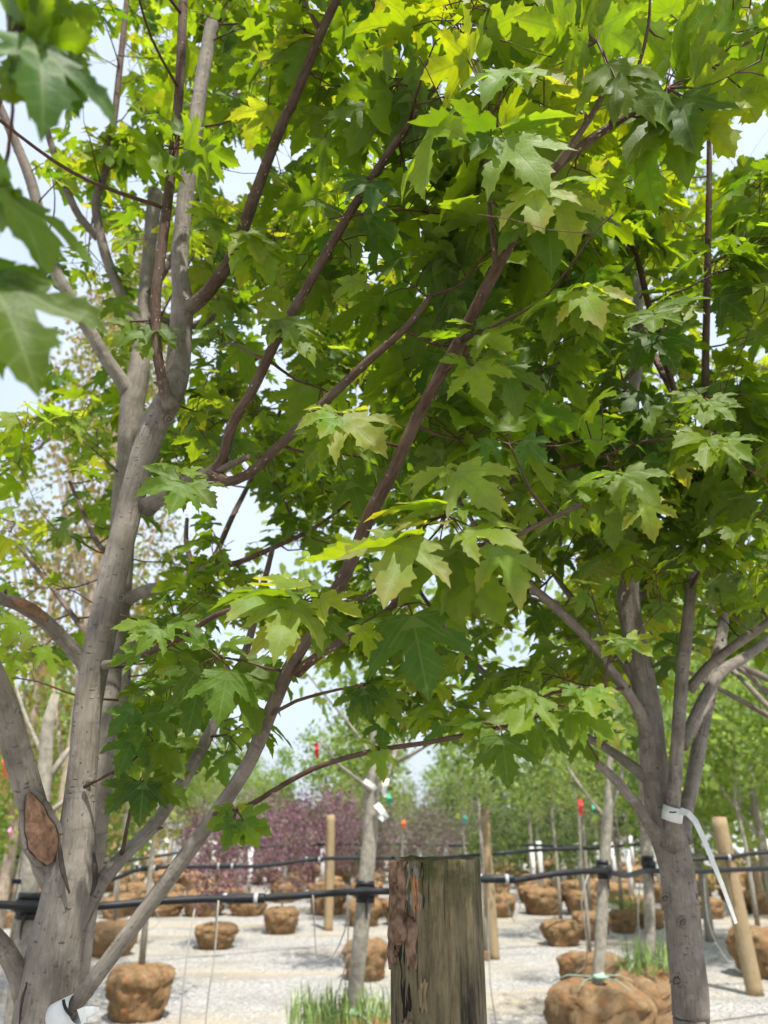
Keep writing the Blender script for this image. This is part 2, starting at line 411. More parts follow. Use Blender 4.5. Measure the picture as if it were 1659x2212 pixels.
LIME = [(0.18, 0.27, 0.06), (0.15, 0.235, 0.055), (0.21, 0.29, 0.075)]  # LIME and GREEN are paled to put far glare and bloom into the tint
GREEN = [(0.1, 0.15, 0.05), (0.125, 0.185, 0.055), (0.08, 0.125, 0.045)]
PURPLE = [(0.2, 0.095, 0.12), (0.26, 0.15, 0.18), (0.15, 0.075, 0.09), (0.32, 0.22, 0.25), (0.16, 0.15, 0.08)]
MAUVE = [(0.2, 0.15, 0.14), (0.13, 0.17, 0.07), (0.26, 0.19, 0.2)]
COPPER = [(0.21, 0.19, 0.06), (0.22, 0.165, 0.065), (0.18, 0.2, 0.055), (0.15, 0.19, 0.05)]
WILLOW = [(0.15, 0.25, 0.06), (0.18, 0.28, 0.07)]

def ball_mesh(seed, top=0.6):
    """burlap-wrapped root ball, unit radius 1, height 1, wrinkled and laced"""
    me = bpy.data.meshes.new('root_ball'); bm = bmesh.new()
    prof = [(0.0, 0.0), (0.55, 0.0), (0.74, 0.03), (0.82, 0.15), (0.9, 0.35), (0.97, 0.55), (1.0, 0.72), (0.97, 0.85), (0.86, 0.94), (0.66, 0.99), (0.4, 1.0), (0.2, 1.03), (0.0, 1.05)]
    fine = []
    for i in range(len(prof) - 1):
        for k in range(3):
            t = k / 3; fine.append((prof[i][0] * (1 - t) + prof[i + 1][0] * t, prof[i][1] * (1 - t) + prof[i + 1][1] * t))
    fine.append(prof[-1]); N = 44; rings = []
    for r, z in fine:
        if r < 1e-6: rings.append([bm.verts.new((0, 0, z))]); continue
        ring = []
        for j in range(N):
            a = 2 * math.pi * j / N; q = Vector((math.cos(a) * r, math.sin(a) * r, z * 0.8))
            g = noise.fractal(q * 1.6 + Vector((seed * 3.7, 0, 0)), 0.6, 2.0, 4) * 0.16
            g += 0.035 * math.sin(a * 8 + seed * 2 + 2 * noise.noise(q * 2)) * max(0, z - 0.35) * 1.4 + 0.02 * noise.noise(Vector((a * 5, z * 1.5, seed * 3)))
            # lacing pulls the burlap in along slanting lines
            lz = abs(math.sin(a * 2.5 + z * 5 + seed + 0.5 * noise.noise(q * 3))); g -= 0.09 * (1 - lz) ** 6; lz = abs(math.sin(-a * 2 + z * 4 + seed * 2)); g -= 0.08 * (1 - lz) ** 6
            lz = abs(math.sin(z * 9 + math.sin(a * 2 + seed) * 0.9)); g -= 0.07 * (1 - lz) ** 3
            dz = noise.noise(q * 2.3 + Vector((0, seed, 5))) * 0.09 if 0.02 < z else 0
            ring.append(bm.verts.new((math.cos(a) * r * (1 + g), math.sin(a) * r * (1 + g), z + dz)))
        rings.append(ring)
    for A, B in zip(rings[:-1], rings[1:]):
        for j in range(N):
            k = (j + 1) % N
            if len(A) == 1: bm.faces.new((A[0], B[k], B[j]))
            elif len(B) == 1: bm.faces.new((A[j], A[k], B[0]))
            else: bm.faces.new((A[j], A[k], B[k], B[j]))
    bm.to_mesh(me); bm.free(); me.polygons.foreach_set('use_smooth', [True] * len(me.polygons)); me.materials.append(M['burlap'])
    return me
BALLS = [ball_mesh(s) for s in (1, 2, 3, 4, 5, 6, 7)]

def trunk_mesh(seed, h, r0, clear, nb, mat, blen=1.0, rise=0.75):
    r = random.Random(seed); mb = MB()
    pts = [Vector((0, 0, 0))]; n = 7
    for i in range(1, n): pts.append(Vector((r.uniform(-1, 1) * 0.03 * i / 2, r.uniform(-1, 1) * 0.03 * i / 2, h * i / (n - 1))))
    mb.tube(pts, [r0 * (1 - 0.8 * i / (n - 1)) for i in range(n)], 7, sub=0.3)
    for i in range(nb):
        t = r.uniform(clear, 0.93); z = t * h; a = i * 2.4 + r.uniform(-0.4, 0.4); L = blen * (1.15 - t) * r.uniform(0.8, 1.3)
        b = Vector((pts[3].x, pts[3].y, z)); d = Vector((math.cos(a), math.sin(a), rise))
        q = [b, b + d * L * 0.5, b + d * L * 0.9 + Vector((0, 0, L * 0.35))]
        rr = r0 * 0.42 * (1.1 - t); mb.tube(q, [rr, rr * 0.6, rr * 0.22], 5, sub=0.25)
    o = mb.build('trunk', mat); me = o.data; bpy.data.objects.remove(o); return me

def oval(cz, rx, rz):
    def fn(r):
        d = r.normal(0, 1, 3); d /= np.linalg.norm(d); k = r.random() ** 0.45
        return (d[0] * rx * k, d[1] * rx * k, cz + d[2] * rz * k)
    return fn
TRUNKS = [trunk_mesh(s, 3.4, 0.036, 0.40, 12, M['grey_bark'], 0.9) for s in (1, 2, 3)]
CROWNS = [crown_mesh('crown', 1500, oval(2.5, 0.75, 1.0), 0.085, LIME, 11, 60, 0.17), crown_mesh('crown', 1100, oval(2.6, 0.7, 1.0), 0.085, LIME + GREEN, 12, 46, 0.15),
          crown_mesh('crown', 700, oval(2.5, 0.65, 1.0), 0.075, LIME + [COPPER[2]], 13, 50, 0.12)]
SH_STEM = [trunk_mesh(s, 1.4, 0.02, 0.05, 12, M['grey_bark'], 0.8, 1.4) for s in (5, 6)]
SH_CROWN = {'purple': [crown_mesh('crown', 1900, oval(1.25, 0.66, 0.9), 0.065, PURPLE, 21 + i, 70, 0.14, mat='plum_leaf') for i in (0, 1)],
            'mauve': [crown_mesh('crown', 1500, oval(1.25, 0.6, 0.85), 0.065, MAUVE, 24, 60, 0.14, mat='plum_leaf')],
            'green': [crown_mesh('crown', 2400, oval(1.15, 0.62, 0.8), 0.07, GREEN, 26, 70, 0.14)],
            'lime': [crown_mesh('crown', 1900, oval(1.25, 0.7, 0.9), 0.08, LIME, 27, 60, 0.15)]}
def guard_mesh():
    mb = MB(); mb.tube([(0, 0, 0), (0.01, 0, 0.4), (0, 0, 0.85)], [0.055, 0.05, 0.052], 8, sub=0.5)
    o = mb.build('trunk_guard', M['white']); me = o.data; bpy.data.objects.remove(o); return me
GUARD = guard_mesh()

def part(name, me, root, loc=(0, 0, 0), sc=(1, 1, 1), rz=0.0, kind=None):
    o = bpy.data.objects.new(name, me); col.objects.link(o); o.parent = root
    o.location = loc; o.scale = sc; o.rotation_euler = (0, 0, rz)
    if kind: o['kind'] = kind
    return o
GB = 'balled trees standing in the far nursery rows'
def balled_plant(x, Y, r, h, kind, label=None, group=None, guard=False, th=1.0, z=0.0):
    shrub = kind in SH_CROWN
    root = empty('balled_shrub' if shrub else 'balled_tree', (x, Y, z), label, 'shrub' if shrub else 'tree', group)
    part('root_ball', RN.choice(BALLS), root, (0, 0, -0.01), (r, r, h), RN.uniform(0, 6.28))
    if kind == 'tree' or kind == 'copper':
        s = th * RN.uniform(0.9, 1.15); rz = RN.uniform(0, 6.28)
        part('trunk', RN.choice(TRUNKS), root, (0, 0, h * 0.85), (s, s, s), rz)
        c = CROWNS[2] if kind == 'copper' else RN.choice(CROWNS[:2] if RN.random() < 0.85 else CROWNS)
        part('crown', c, root, (0, 0, h * 0.85), (s, s, s), rz, 'stuff')
    elif kind == 'bare':
        s = th * RN.uniform(0.7, 0.9)
        part('trunk', RN.choice(TRUNKS), root, (0, 0, h * 0.85), (s * 0.8, s * 0.8, s), RN.uniform(0, 6))
        part('crown', CROWNS[2], root, (0, 0, h * 0.85 + 0.4), (s * 0.7, s * 0.7, s * 0.8), RN.uniform(0, 6.28), 'stuff')
    elif shrub:
        s = RN.uniform(0.85, 1.2) * th; rz = RN.uniform(0, 6.28)
        part('stems', RN.choice(SH_STEM), root, (0, 0, h * 0.8), (s, s, s), rz)
        part('crown', RN.choice(SH_CROWN[kind]), root, (0, 0, h * 0.7), (s, s, s), rz, 'stuff')
    if guard: part('trunk_guard', GUARD, root, (0, 0, h * 0.95))
    return root
def from_px(x0, x1, yt, yb):
    Yg = ground_Y(yb); xm = (x0 + x1) / 2; d = depth(xm, yb, Yg); r = (x1 - x0) / 2 * d / F; Yc = Yg + 0.72 * r
    d = depth(xm, (yt + yb) / 2, Yc); r = (x1 - x0) / 2 * d / F
    p = P(xm, yb, Yc); h = max(0.3 * r, min(1.15 * r * 1.3, P(xm, yt + 4, Yc - 0.5 * r).z))
    return p.x, Yc, r, h

def grass_tuft(root, n, rx, hgt, z, seed, off=(0, 0)):
    r = random.Random(seed); me = bpy.data.meshes.new('grass_tuft'); V, Fc = [], []
    for i in range(n):
        a = r.uniform(0, 6.28); q = r.random() ** 0.6 * rx; x, y = math.cos(a) * q + off[0], math.sin(a) * q + off[1]
        hh = hgt * r.uniform(0.4, 1.1); b = r.uniform(0, 6.28); lx, ly = math.cos(b), math.sin(b); w_ = 0.004; l = hh * r.uniform(0.1, 0.6); k = len(V)
        V += [(x - ly * w_, y + lx * w_, z), (x + ly * w_, y - lx * w_, z), (x + lx * l * .4 + ly * w_ * .8, y + ly * l * .4 - lx * w_ * .8, z + hh * .65), (x + lx * l * .4 - ly * w_ * .8, y + ly * l * .4 + lx * w_ * .8, z + hh * .65), (x + lx * l, y + ly * l, z + hh)]
        Fc += [(k, k + 1, k + 2, k + 3), (k + 3, k + 2, k + 4)]
    me.from_pydata(V, [], Fc); me.materials.append(M['grass'])
    o = bpy.data.objects.new('grass_tuft', me); col.objects.link(o); o.parent = root; o['kind'] = 'stuff'; return o

# nearer balls, read off the photograph: left, right, top, bottom, what grows in them
NEAR = [
 (222, 364, 2086, 2212, 'tree', 'rust brown root ball bulging in folds, thin tree beside the grey limb', 0),
 (184, 291, 1988, 2070, 'tree', 'dull tan root ball showing between the forking grey limbs', 0),
 (418, 509, 1992, 2053, 'purple', 'isolated brown root ball carrying a thin purple shrub on open gravel', 0),
 (569, 643, 1957, 2020, 'purple', 'smooth dark tan root ball of a purple shrub alone on gravel', 0),
 (745, 823, 1939, 2003, 'tree', 'drooping brown root ball right behind the slender tagged trunk', 0),
 (738, 840, 2028, 2122, 'tree', 'orange brown root ball between the tagged trunk and the thick post', 0),
 (335, 397, 1924, 1975, 'tree', 'pale topped root ball below the first black pipe', 1),
 (487, 540, 1912, 1964, 'purple', 'root ball with a purple shrub under the pipe coupling', 1),
 (215, 273, 1935, 1986, 'tree', 'root ball half hidden behind the leaning grey limb', 1),
 (0, 38, 2013, 2068, 'tree', 'root ball cut by the frame beside the tied grey trunk', 0),
 (0, 41, 1960, 2006, 'tree', 'dark root ball just under the pipe near the tied grey trunk', 0),
 (583, 640, 1902, 1951, 'purple', 'root ball with wispy purple shrub beside the farthest tan post', 1),
 (665, 723, 1902, 1951, 'tree', 'light root ball hidden in part by the farthest tan post', 1),
 (1035, 1062, 2000, 2076, 'tree', 'orange root ball peeping out behind the thick mossy post', 0),
 (1123, 1189, 1909, 1953, 'tree', 'knobbly tan root ball with white trunk guard', 1),
 (1185, 1231, 1893, 1944, 'tree', 'narrow shaded root ball next to the knobbly one', 0),
 (1172, 1260, 1984, 2046, 'tree', 'rust brown root ball with slim stem on open gravel beyond the thick post', 0),
 (1242, 1321, 1966, 2032, 'tree', 'dark rust root ball behind the slim grey trunk', 0),
 (1319, 1380, 1960, 2017, 'tree', 'reddish root ball with weeds on top, sloping low', 0),
 (1375, 1440, 1960, 2008, 'tree', 'red brown root ball tucked behind the grey maple trunk', 0),
 (1275, 1324, 1893, 1938, 'tree', 'brown root ball with white wrapped stem behind the slim trunk', 1),
 (1326, 1373, 1893, 1933, 'tree', 'root ball with sagging side next to the taped trunk', 0),
 (1407, 1445, 1893, 1927, 'tree', 'small root ball peeping behind the grey maple trunk', 0),
 (1504, 1568, 1936, 1986, 'tree', 'upright red brown root ball near the hanging white strap', 0),
 (1578, 1615, 1930, 1975, 'tree', 'dark red root ball left of the thick tan post', 0),
 (1634, 1690, 1928, 1968, 'tree', 'red root ball with weeds right of the thick tan post', 0),
 (1592, 1720, 2002, 2118, 'tree', 'large shaded root ball behind the thick tan post', 0),
 (395, 455, 1879, 1922, 'purple', 'brown root ball of the purple shrub under the second pipe', 1),
 (522, 567, 1875, 1911, 'purple', 'round tan root ball of a purple shrub in a far row', 0),
 (1497, 1540, 1868, 1913, 'bare', 'dark shaded root ball in the far row by the white tunnel', 0),
 (1535, 1575, 1872, 1913, 'bare', 'blackish wide root ball in the far row by the white tunnel', 0),
]
for (x0, x1, yt, yb, kind, lab, g) in NEAR:
    x, Y, r, h = from_px(x0, x1, yt, yb)
    balled_plant(x, Y, r, h, kind, lab, None, bool(g), 0.9)
for nm in ('reddish root ball with weeds', 'red root ball with weeds'):
    for o in [q for q in col.objects if q.get('label', '').startswith(nm)]:
        grass_tuft(o, 160, 0.35, 0.3, 0.35, 5)

# far rows, set out along the rows of the yard
FAR_KIND = {}
rowY = 16.6; k = 0
while rowY < 42:
    half = 0.56 * rowY + 2; x = -half + RN.uniform(0, 0.5)
    step = 0.85 if rowY < 26 else 1.15
    while x < half:
        px = proj((x, rowY, 0))[0]
        if px < 560: kind = RN.choice(['purple', 'tree', 'bare', 'bare']) if px > 330 else RN.choice(['bare', 'lime', 'mauve', 'bare'])
        elif px < 800: kind = RN.choice(['purple', 'purple', 'bare'])
        elif px < 1000: kind = RN.choice(['mauve', 'bare', 'tree'])
        elif px < 1340: kind = RN.choice(['green', 'bare', 'bare', 'mauve'])
        else: kind = RN.choice(['bare', 'bare', 'tree'])
        lab = {'purple': 'small purple leaved shrub in a burlap ball, far nursery row', 'tree': 'young green tree in a burlap ball, far nursery row',
               'bare': 'sparsely leaved sapling in a burlap ball, far nursery row', 'lime': 'bright green shrub in a burlap ball, far nursery row',
               'mauve': 'dusty mauve shrub in a burlap ball, far nursery row', 'green': 'dark green shrub in a burlap ball, far nursery row'}[kind]
        if RN.random() < 0.86:
            r = RN.uniform(0.3, 0.42)
            balled_plant(x, rowY + RN.uniform(-0.4, 0.4), r, r * RN.uniform(1.0, 1.3), kind, lab, lab.split(',')[0].replace('a burlap ball', 'burlap balls') + ' of the far rows', RN.random() < 0.65, RN.uniform(0.8, 1.0))
        x += step * RN.uniform(0.8, 1.25)
    rowY += 2.9 if rowY < 26 else 4.6; k += 1

# shrub belt and trees that close the yard
def plain_shrub(x, Y, kind, s, lab, grp):
    root = empty('shrub', (x, Y, 0), lab, 'shrub', grp)
    part('stems', RN.choice(SH_STEM), root, (0, 0, 0), (s, s, s), RN.uniform(0, 6.28))
    part('crown', RN.choice(SH_CROWN[kind]), root, (0, 0, -0.1), (s * 1.15, s * 1.15, s), RN.uniform(0, 6.28), 'stuff')
for px0, px1, Yb, kind, s, lab in ((560, 790, 23, 'purple', 1.35, 'tall plum purple shrub in the belt behind the root balls'), (770, 1010, 26, 'mauve', 1.45, 'dusty mauve flowering shrub in the belt behind the root balls'),
                                   (640, 1010, 31, 'green', 1.35, 'mid green shrub behind the purple belt'), (1000, 1420, 26, 'green', 1.5, 'dark green shrub in the belt behind the root balls'), (-40, 330, 27, 'mauve', 1.45, 'pinkish shrub in the belt near the cream shed')):
    xa, xb = P(px0, 1790, Yb).x, P(px1, 1790, Yb).x; x = xa
    while x < xb:
        plain_shrub(x, Yb + RN.uniform(-1.2, 1.2), kind, s * RN.uniform(0.8, 1.15), lab, lab.split(' in the')[0] + ' belt')
        x += 1.25 * RN.uniform(0.8, 1.3)
BIG_T = [trunk_mesh(s, 7.5, 0.12, 0.2, 18, M['grey_bark'], 2.2, 0.9) for s in (31, 32)]
BIG_C = {'lime': [crown_mesh('crown', 5200, oval(4.6, 2.0, 3.1), 0.17, LIME, 41 + i, 110, 0.34) for i in (0, 1)], 'willow': [crown_mesh('crown', 4200, oval(4.4, 1.0, 3.6), 0.2, WILLOW, 45, 90, 0.3, 1.6)],
         'green': [crown_mesh('crown', 5200, oval(4.4, 2.0, 3.0), 0.17, GREEN + LIME, 47, 110, 0.34)]}
def yard_tree(x, Y, kind, s, lab, grp=None):
    root = empty('broadleaf_tree', (x, Y, 0), lab, 'tree', grp)
    rz = RN.uniform(0, 6.28); part('trunk', RN.choice(BIG_T), root, (0, 0, 0), (s, s, s), rz); part('crown', RN.choice(BIG_C[kind]), root, (0, 0, 0), (s, s, s), rz, 'stuff')
for px in range(-60, 1800, 95):
    Y = RN.uniform(44, 60); kind = 'willow' if 540 < px < 720 else RN.choice(['lime', 'green', 'lime'])
    if 690 < px < 790 or 850 < px < 930: continue
    lab = {'willow': 'pale upright willow closing the yard behind the purple shrubs', 'lime': 'bright green tree closing the yard', 'green': 'mid green tree closing the yard'}[kind]
    yard_tree(P(px, 1780, Y).x, Y, kind, RN.uniform(0.75, 1.0) * (1.0 if px < 1300 else 1.1), lab, {'willow': 'upright willows', 'lime': 'bright trees closing the yard', 'green': 'mid green trees closing the yard'}[kind])
for px, Y, s in ((1500, 13, 0.62), (1640, 11, 0.66), (1720, 16, 0.8), (60, 15, 0.55), (150, 21, 0.75), (-40, 18, 0.7)):
    yard_tree(P(px, 1780, Y).x, Y, 'lime', s, 'fresh bright green tree standing beyond the maples', 'fresh green trees beyond the maples')

# copper-leaved slender trees at left, behind the maples
def copper_tree(px, Y, h, seed):
    x = P(px, 1780, Y).x; root = empty('copper_leaved_tree', (x, Y, 0), 'slender tree with sparse copper yellow young leaves, beyond the maple limbs', 'tree', 'slender copper leaved trees')
    part('trunk', trunk_mesh(seed, h, 0.06, 0.2, 20, M['pale_bark'], 0.9, 2.4), root)
    def fn(r):
        z = 1.5 + (h - 1.2) * r.random(); q = 0.75 * (1.15 - z / h) + 0.22; a = r.random() * 6.28; k = r.random() ** 0.5
        return (math.cos(a) * q * k, math.sin(a) * q * k, z)
    part('crown', crown_mesh('crown', 4600, fn, 0.06, COPPER, seed, 300, 0.09), root, kind='stuff')
copper_tree(128, 6.4, 7.0, 61); copper_tree(30, 7.6, 7.2, 62); copper_tree(215, 9.0, 7.6, 63)

# greenhouse at right, shed at left
def hoop_house(x0, x1, Y, hgt, dep, lab):
    root = empty('hoop_house', ((x0 + x1) / 2, Y, 0), lab, 'greenhouse'); N = 14
    mb = MB()
    for j, y in enumerate((Y, Y + dep)):
        for i in range(N + 1):
            a = math.pi * i / N; mb.v.append((x0 + (x1 - x0) * (1 - math.cos(a)) / 2, y, hgt * math.sin(a) ** 0.75 if 0 < i < N else 0.0)); mb.bk.append((0, 0, 0)); mb.age.append(0)
    for i in range(N): mb.f.append((i, i + 1, N + 2 + i, N + 1 + i))
    mb.f.append(tuple(range(N + 1))[::-1]); mb.f.append(tuple(range(N + 1, 2 * N + 2)))
    mb.build('film_cover', M['poly'], root, smooth=False)
    for q in range(5):
        x = x0 + (x1 - x0) * (0.1 + 0.2 * q); m2 = MB(); z = hgt * math.sin(math.acos(1 - 2 * (0.1 + 0.2 * q))) ** 0.75
        m2.tube([(x, Y - 0.06, 0), (x, Y - 0.06, z * 0.97)], [0.04, 0.04], 6); m2.build('end_post', M['clamp'], root)
hoop_house(P(1335, 1800, 50).x, P(1440, 1800, 50).x, 50, 2.3, 14, 'small white film greenhouse seen left of the grey maple trunk')
hoop_house(P(1478, 1800, 48).x, P(1760, 1800, 48).x, 48, 3.1, 16, 'long white film greenhouse behind the tan posts')
hoop_house(P(-120, 1800, 40).x, P(50, 1800, 40).x, 40, 1.3, 8, 'low cream white tunnel at the yard edge near the pipe')

# ------------------------------------------------------------------ tan posts
def round_post(px, yb, yt, wpx, lab, lean=0.0):
    Y = ground_Y(yb); b = P(px, yb, Y); r = wpx / 2 * depth(px, (yb + yt) / 2, Y) / F; h = P(px, yt, Y).z
    root = empty('wooden_post', (b.x, Y, 0), lab, 'post'); mb = MB()
    mb.tube([(b.x, Y, -0.02), (b.x + lean * .4, Y, h * 0.4), (b.x + lean * 0.7, Y, h * 0.7), (b.x + lean, Y, h - 0.012)], [r * 1.04, r * 1.02, r, r * 0.97], 16, wob=0.06, seed=px % 13, sub=0.12)
    s = mb.build('shaft', M['post_tan'], root)
    m2 = MB(); m2.tube([(b.x + lean, Y, h - 0.014), (b.x + lean, Y, h)], [r * 0.96, r * 0.8], 16, wob=0.05, seed=px % 13); m2.build('sawn_top', M['cut'], root)
    for q in range(2):
        a = -1.57 + RN.uniform(-0.9, 0.9); m3 = MB(); z0 = h * RN.uniform(0.3, 0.55)
        m3.tube([(b.x + lean * .6 + math.cos(a) * r * 0.99, Y + math.sin(a) * r * 0.99, z0), (b.x + lean * .8 + math.cos(a) * r * 0.985, Y + math.sin(a) * r * 0.985, z0 + h * 0.35)], [0.003, 0.002], 4); m3.build('drying_crack', M['crack'], root)
    return root
round_post(709, 2010, 1760, 19, 'slim tan wooden post standing beyond the slender tagged trunk')
round_post(1068, 2072, 1746, 23, 'tan wooden post standing just beyond the thick mossy post', -0.05)
round_post(1632, 2150, 1765, 33, 'stout tan wooden post with drying cracks beside the hanging white strap', -0.1)
round_post(1652, 1975, 1772, 16, 'narrow tan post behind the stout tan post', -0.1)
round_post(1672, 1930, 1776, 14, 'far tan post at the end of the greenhouse row', -0.1)

# ------------------------------------------------------------------ tied slim trees with pipe
def slim_tree(name_lab, path, ball, tags=True, crown=None, limbs=(), sd=1):
    """path: (x, y, width px) at one distance Y"""
    bx, bY, br, bh = ball; root = empty('balled_tree', (bx, bY, 0), name_lab, 'tree'); mb = MB()
    pts = [P(x, y, bY) for x, y, w_ in path]; rr = [w_ / 2 * depth(x, y, bY) / F for x, y, w_ in path]
    pts[0].z = min(pts[0].z, bh); mb.tube([Vector((pts[0].x, pts[0].y, bh * 0.7))] + pts, [rr[0] * 1.15] + rr, 10, wob=0.05, seed=sd, sub=0.1, age=1.0)
    mb.build('trunk', M['grey_bark'], root)
    for L in limbs:
        m2 = MB(); m2.tube([P(x, y, bY + dy) for x, y, dy, w_ in L], [w_ / 2 * depth(x, y, bY) / F for x, y, dy, w_ in L], 6, wob=0.05, sub=0.1, age=1.0); m2.build('branch', M['grey_bark'], root)
    o = link('root_ball', BALLS[sd % 7], None, root); o.matrix_parent_inverse = Matrix(); o.location = (0, 0, -0.01); o.scale = (br, br, bh); o.rotation_euler = (0, 0, sd * 1.3)
    m3 = MB()
    for q in range(5):
        a = q * 1.256 + 0.3; m3.tube([(bx, bY, bh * 1.07), (bx + math.cos(a) * br * .5, bY + math.sin(a) * br * .5, bh * 1.07), (bx + math.cos(a) * br * .78, bY + math.sin(a) * br * .78, bh * 1.0)], [0.0032] * 3, 4, sub=0.1)
    m3.blob((bx + 0.02, bY - 0.05, bh * 1.08), 0.032, 2, (1.6, 1, 0.6), amp=0.9); m3.build('twine', M['twine'], root)
    if crown: part('crown', crown[0], root, crown[1], crown[2], 0.4, 'stuff')
    return root
SPARSE = crown_mesh('crown', 650, oval(3.1, 1.0, 0.9), 0.09, LIME, 71, 60, 0.16)
Yt = 5.45
t790 = slim_tree('slender grey tree with white tags on its fork, taped to the black pipe', [(757, 2230, 34), (766, 2150, 34), (788, 1930, 35), (800, 1800, 32), (806, 1720, 27), (806, 1640, 17), (808, 1500, 12), (800, 1380, 8)],
                 (P(752, 2205, Yt).x, Yt, 0.36, 0.53), crown=(SPARSE, (0.1, 0, 0), (1, 1, 1)),
                 limbs=[[(806, 1725, 0, 20), (830, 1690, 0.05, 15), (852, 1630, 0.1, 12), (880, 1560, 0.2, 8), (900, 1490, 0.3, 5)], [(806, 1715, 0, 14), (780, 1690, -0.1, 9), (735, 1655, -0.2, 6), (690, 1600, -0.3, 4)],
                        [(848, 1650, 0.1, 9), (890, 1630, 0.0, 8), (940, 1600, -0.1, 5)], [(806, 1640, 0, 9), (760, 1570, 0.1, 7), (700, 1500, 0.2, 5), (650, 1440, 0.3, 3)], [(808, 1560, 0, 8), (850, 1480, -0.2, 6), (875, 1410, -0.3, 4)]], sd=2)
grass_tuft(t790, 420, 0.33, 0.23, 0.5, 8, (-0.05, -0.02))
Yt = 6.15
t1300 = slim_tree('slim grey tree in the lumpy tan root ball with green twine', [(1290, 2140, 26), (1296, 2060, 26), (1302, 1940, 25), (1307, 1860, 24), (1311, 1780, 22), (1316, 1700, 16), (1318, 1600, 12)],
                  (P(1289, 2140, Yt).x, Yt, 0.375, 0.60), limbs=[[(1313, 1760, 0, 12), (1340, 1690, 0.1, 8), (1350, 1620, 0.2, 5)], [(1312, 1770, 0, 10), (1270, 1720, 0.1, 7), (1220, 1650, 0.2, 5)]], sd=4, crown=(SPARSE, (0.2, 0, -0.2), (1, 1, 1)))
Yt = 7.0
t1400 = slim_tree('slim grey tree taped to the pipe end, weedy root ball beside the maple trunk', [(1405, 2110, 23), (1404, 2000, 23), (1400, 1900, 22), (1395, 1800, 21), (1388, 1700, 16), (1382, 1600, 12)],
                  (P(1392, 2110, Yt).x, Yt, 0.40, 0.58), limbs=[[(1394, 1790, 0, 10), (1360, 1720, 0.2, 7), (1340, 1640, 0.3, 5)]], sd=6, crown=(CROWNS[1], (0.1, 0, 0), (1, 1, 1)))
grass_tuft(t1400, 260, 0.33, 0.25, 0.55, 9, (0.08, -0.05))
Yt = 4.55
t60 = slim_tree('grey trunk taped to the black pipe behind the left maple', [(22, 2280, 40), (42, 2100, 40), (60, 1960, 38), (70, 1860, 36), (85, 1780, 34), (98, 1650, 30), (104, 1560, 26), (120, 1500, 18)],
                (P(20, 2290, Yt).x, Yt, 0.36, 0.5), limbs=[[(98, 1690, 0, 17), (140, 1630, 0.1, 14), (175, 1590, 0.2, 9)], [(88, 1770, 0, 14), (140, 1730, 0.1, 11), (210, 1690, 0.1, 8)], [(98, 1640, 0, 12), (60, 1560, 0.1, 8), (30, 1470, 0.2, 5)]], sd=5)

def ring(mb, c, ax, R, wid, thick=0.002, n=18, a0=0, a1=6.2832):
    ax = Vector(ax).normalized(); u = ax.orthogonal().normalized(); v = ax.cross(u); b0 = len(mb.v); full = abs(a1 - a0) > 6.28
    m = n if full else n + 1
    for i in range(m):
        a = a0 + (a1 - a0) * i / n; e = u * math.cos(a) + v * math.sin(a)
        for rr, ww in ((R, -1), (R, 1), (R + thick, 1), (R + thick, -1)):
            mb.v.append(Vector(c) + e * rr + ax * ww * wid / 2); mb.bk.append((0, 0, 0)); mb.age.append(0)
    for i in range(n):
        j = (i + 1) % m
        for k in range(4): mb.f.append((b0 + i * 4 + k, b0 + i * 4 + (k + 1) % 4, b0 + j * 4 + (k + 1) % 4, b0 + j * 4 + k))

def pipe(lab, pts, r, ties=(), clamps=(), drips=()):
    root = empty('irrigation_pipe', P(*pts[0]), lab, 'pipe'); mb = MB(); q = [P(*p) for p in pts]
    mb.tube(q, [r] * len(q), 8, sub=0.15); mb.build('pipe_run', M['pipe'], root)
    for (x, y, Y, R) in ties:
        c = P(x, y, Y); m = MB()
        for k in range(4): ring(m, c + Vector((0, 0, (k - 1.5) * 0.028 + 0.006 * (k % 2))), (0.04, 0.05, 1), R + 0.004 * (k % 3), 0.036, 0.004)
        m.tube([c + Vector((R * .3, -R - .006, -0.02)), c + Vector((R * .2, -R - .015, -0.09)), c + Vector((R * .25, -R - .01, -0.15))], [0.012, 0.008, 0.003], 5)
        m.blob(c + Vector((0, -R - r * .6, 0)), r * 1.5, 3, (1.7, 0.8, 1.2), amp=0.5); m.build('tape_tie', M['tie'], root)
    for (x, y, Y) in clamps:
        c = P(x, y, Y); m = MB(); m.tube([c - Vector((0.14, 0, 0)), c + Vector((0.14, 0, 0.005))], [r * 1.35] * 2, 8); o = m.build('coupling', M['pipe'], root)
        m2 = MB()
        for s in (-0.09, 0.09): ring(m2, c + Vector((s, 0, 0)), (1, 0, 0), r * 1.36, 0.022, 0.004)
        m2.build('hose_clamp', M['clamp'], o)
    for d in drips:
        m = MB(); m.tube([P(*p) for p in d], [0.0045] * len(d), 5, sub=0.08); m.build('drip_tube', M['drip'], root)
    return root
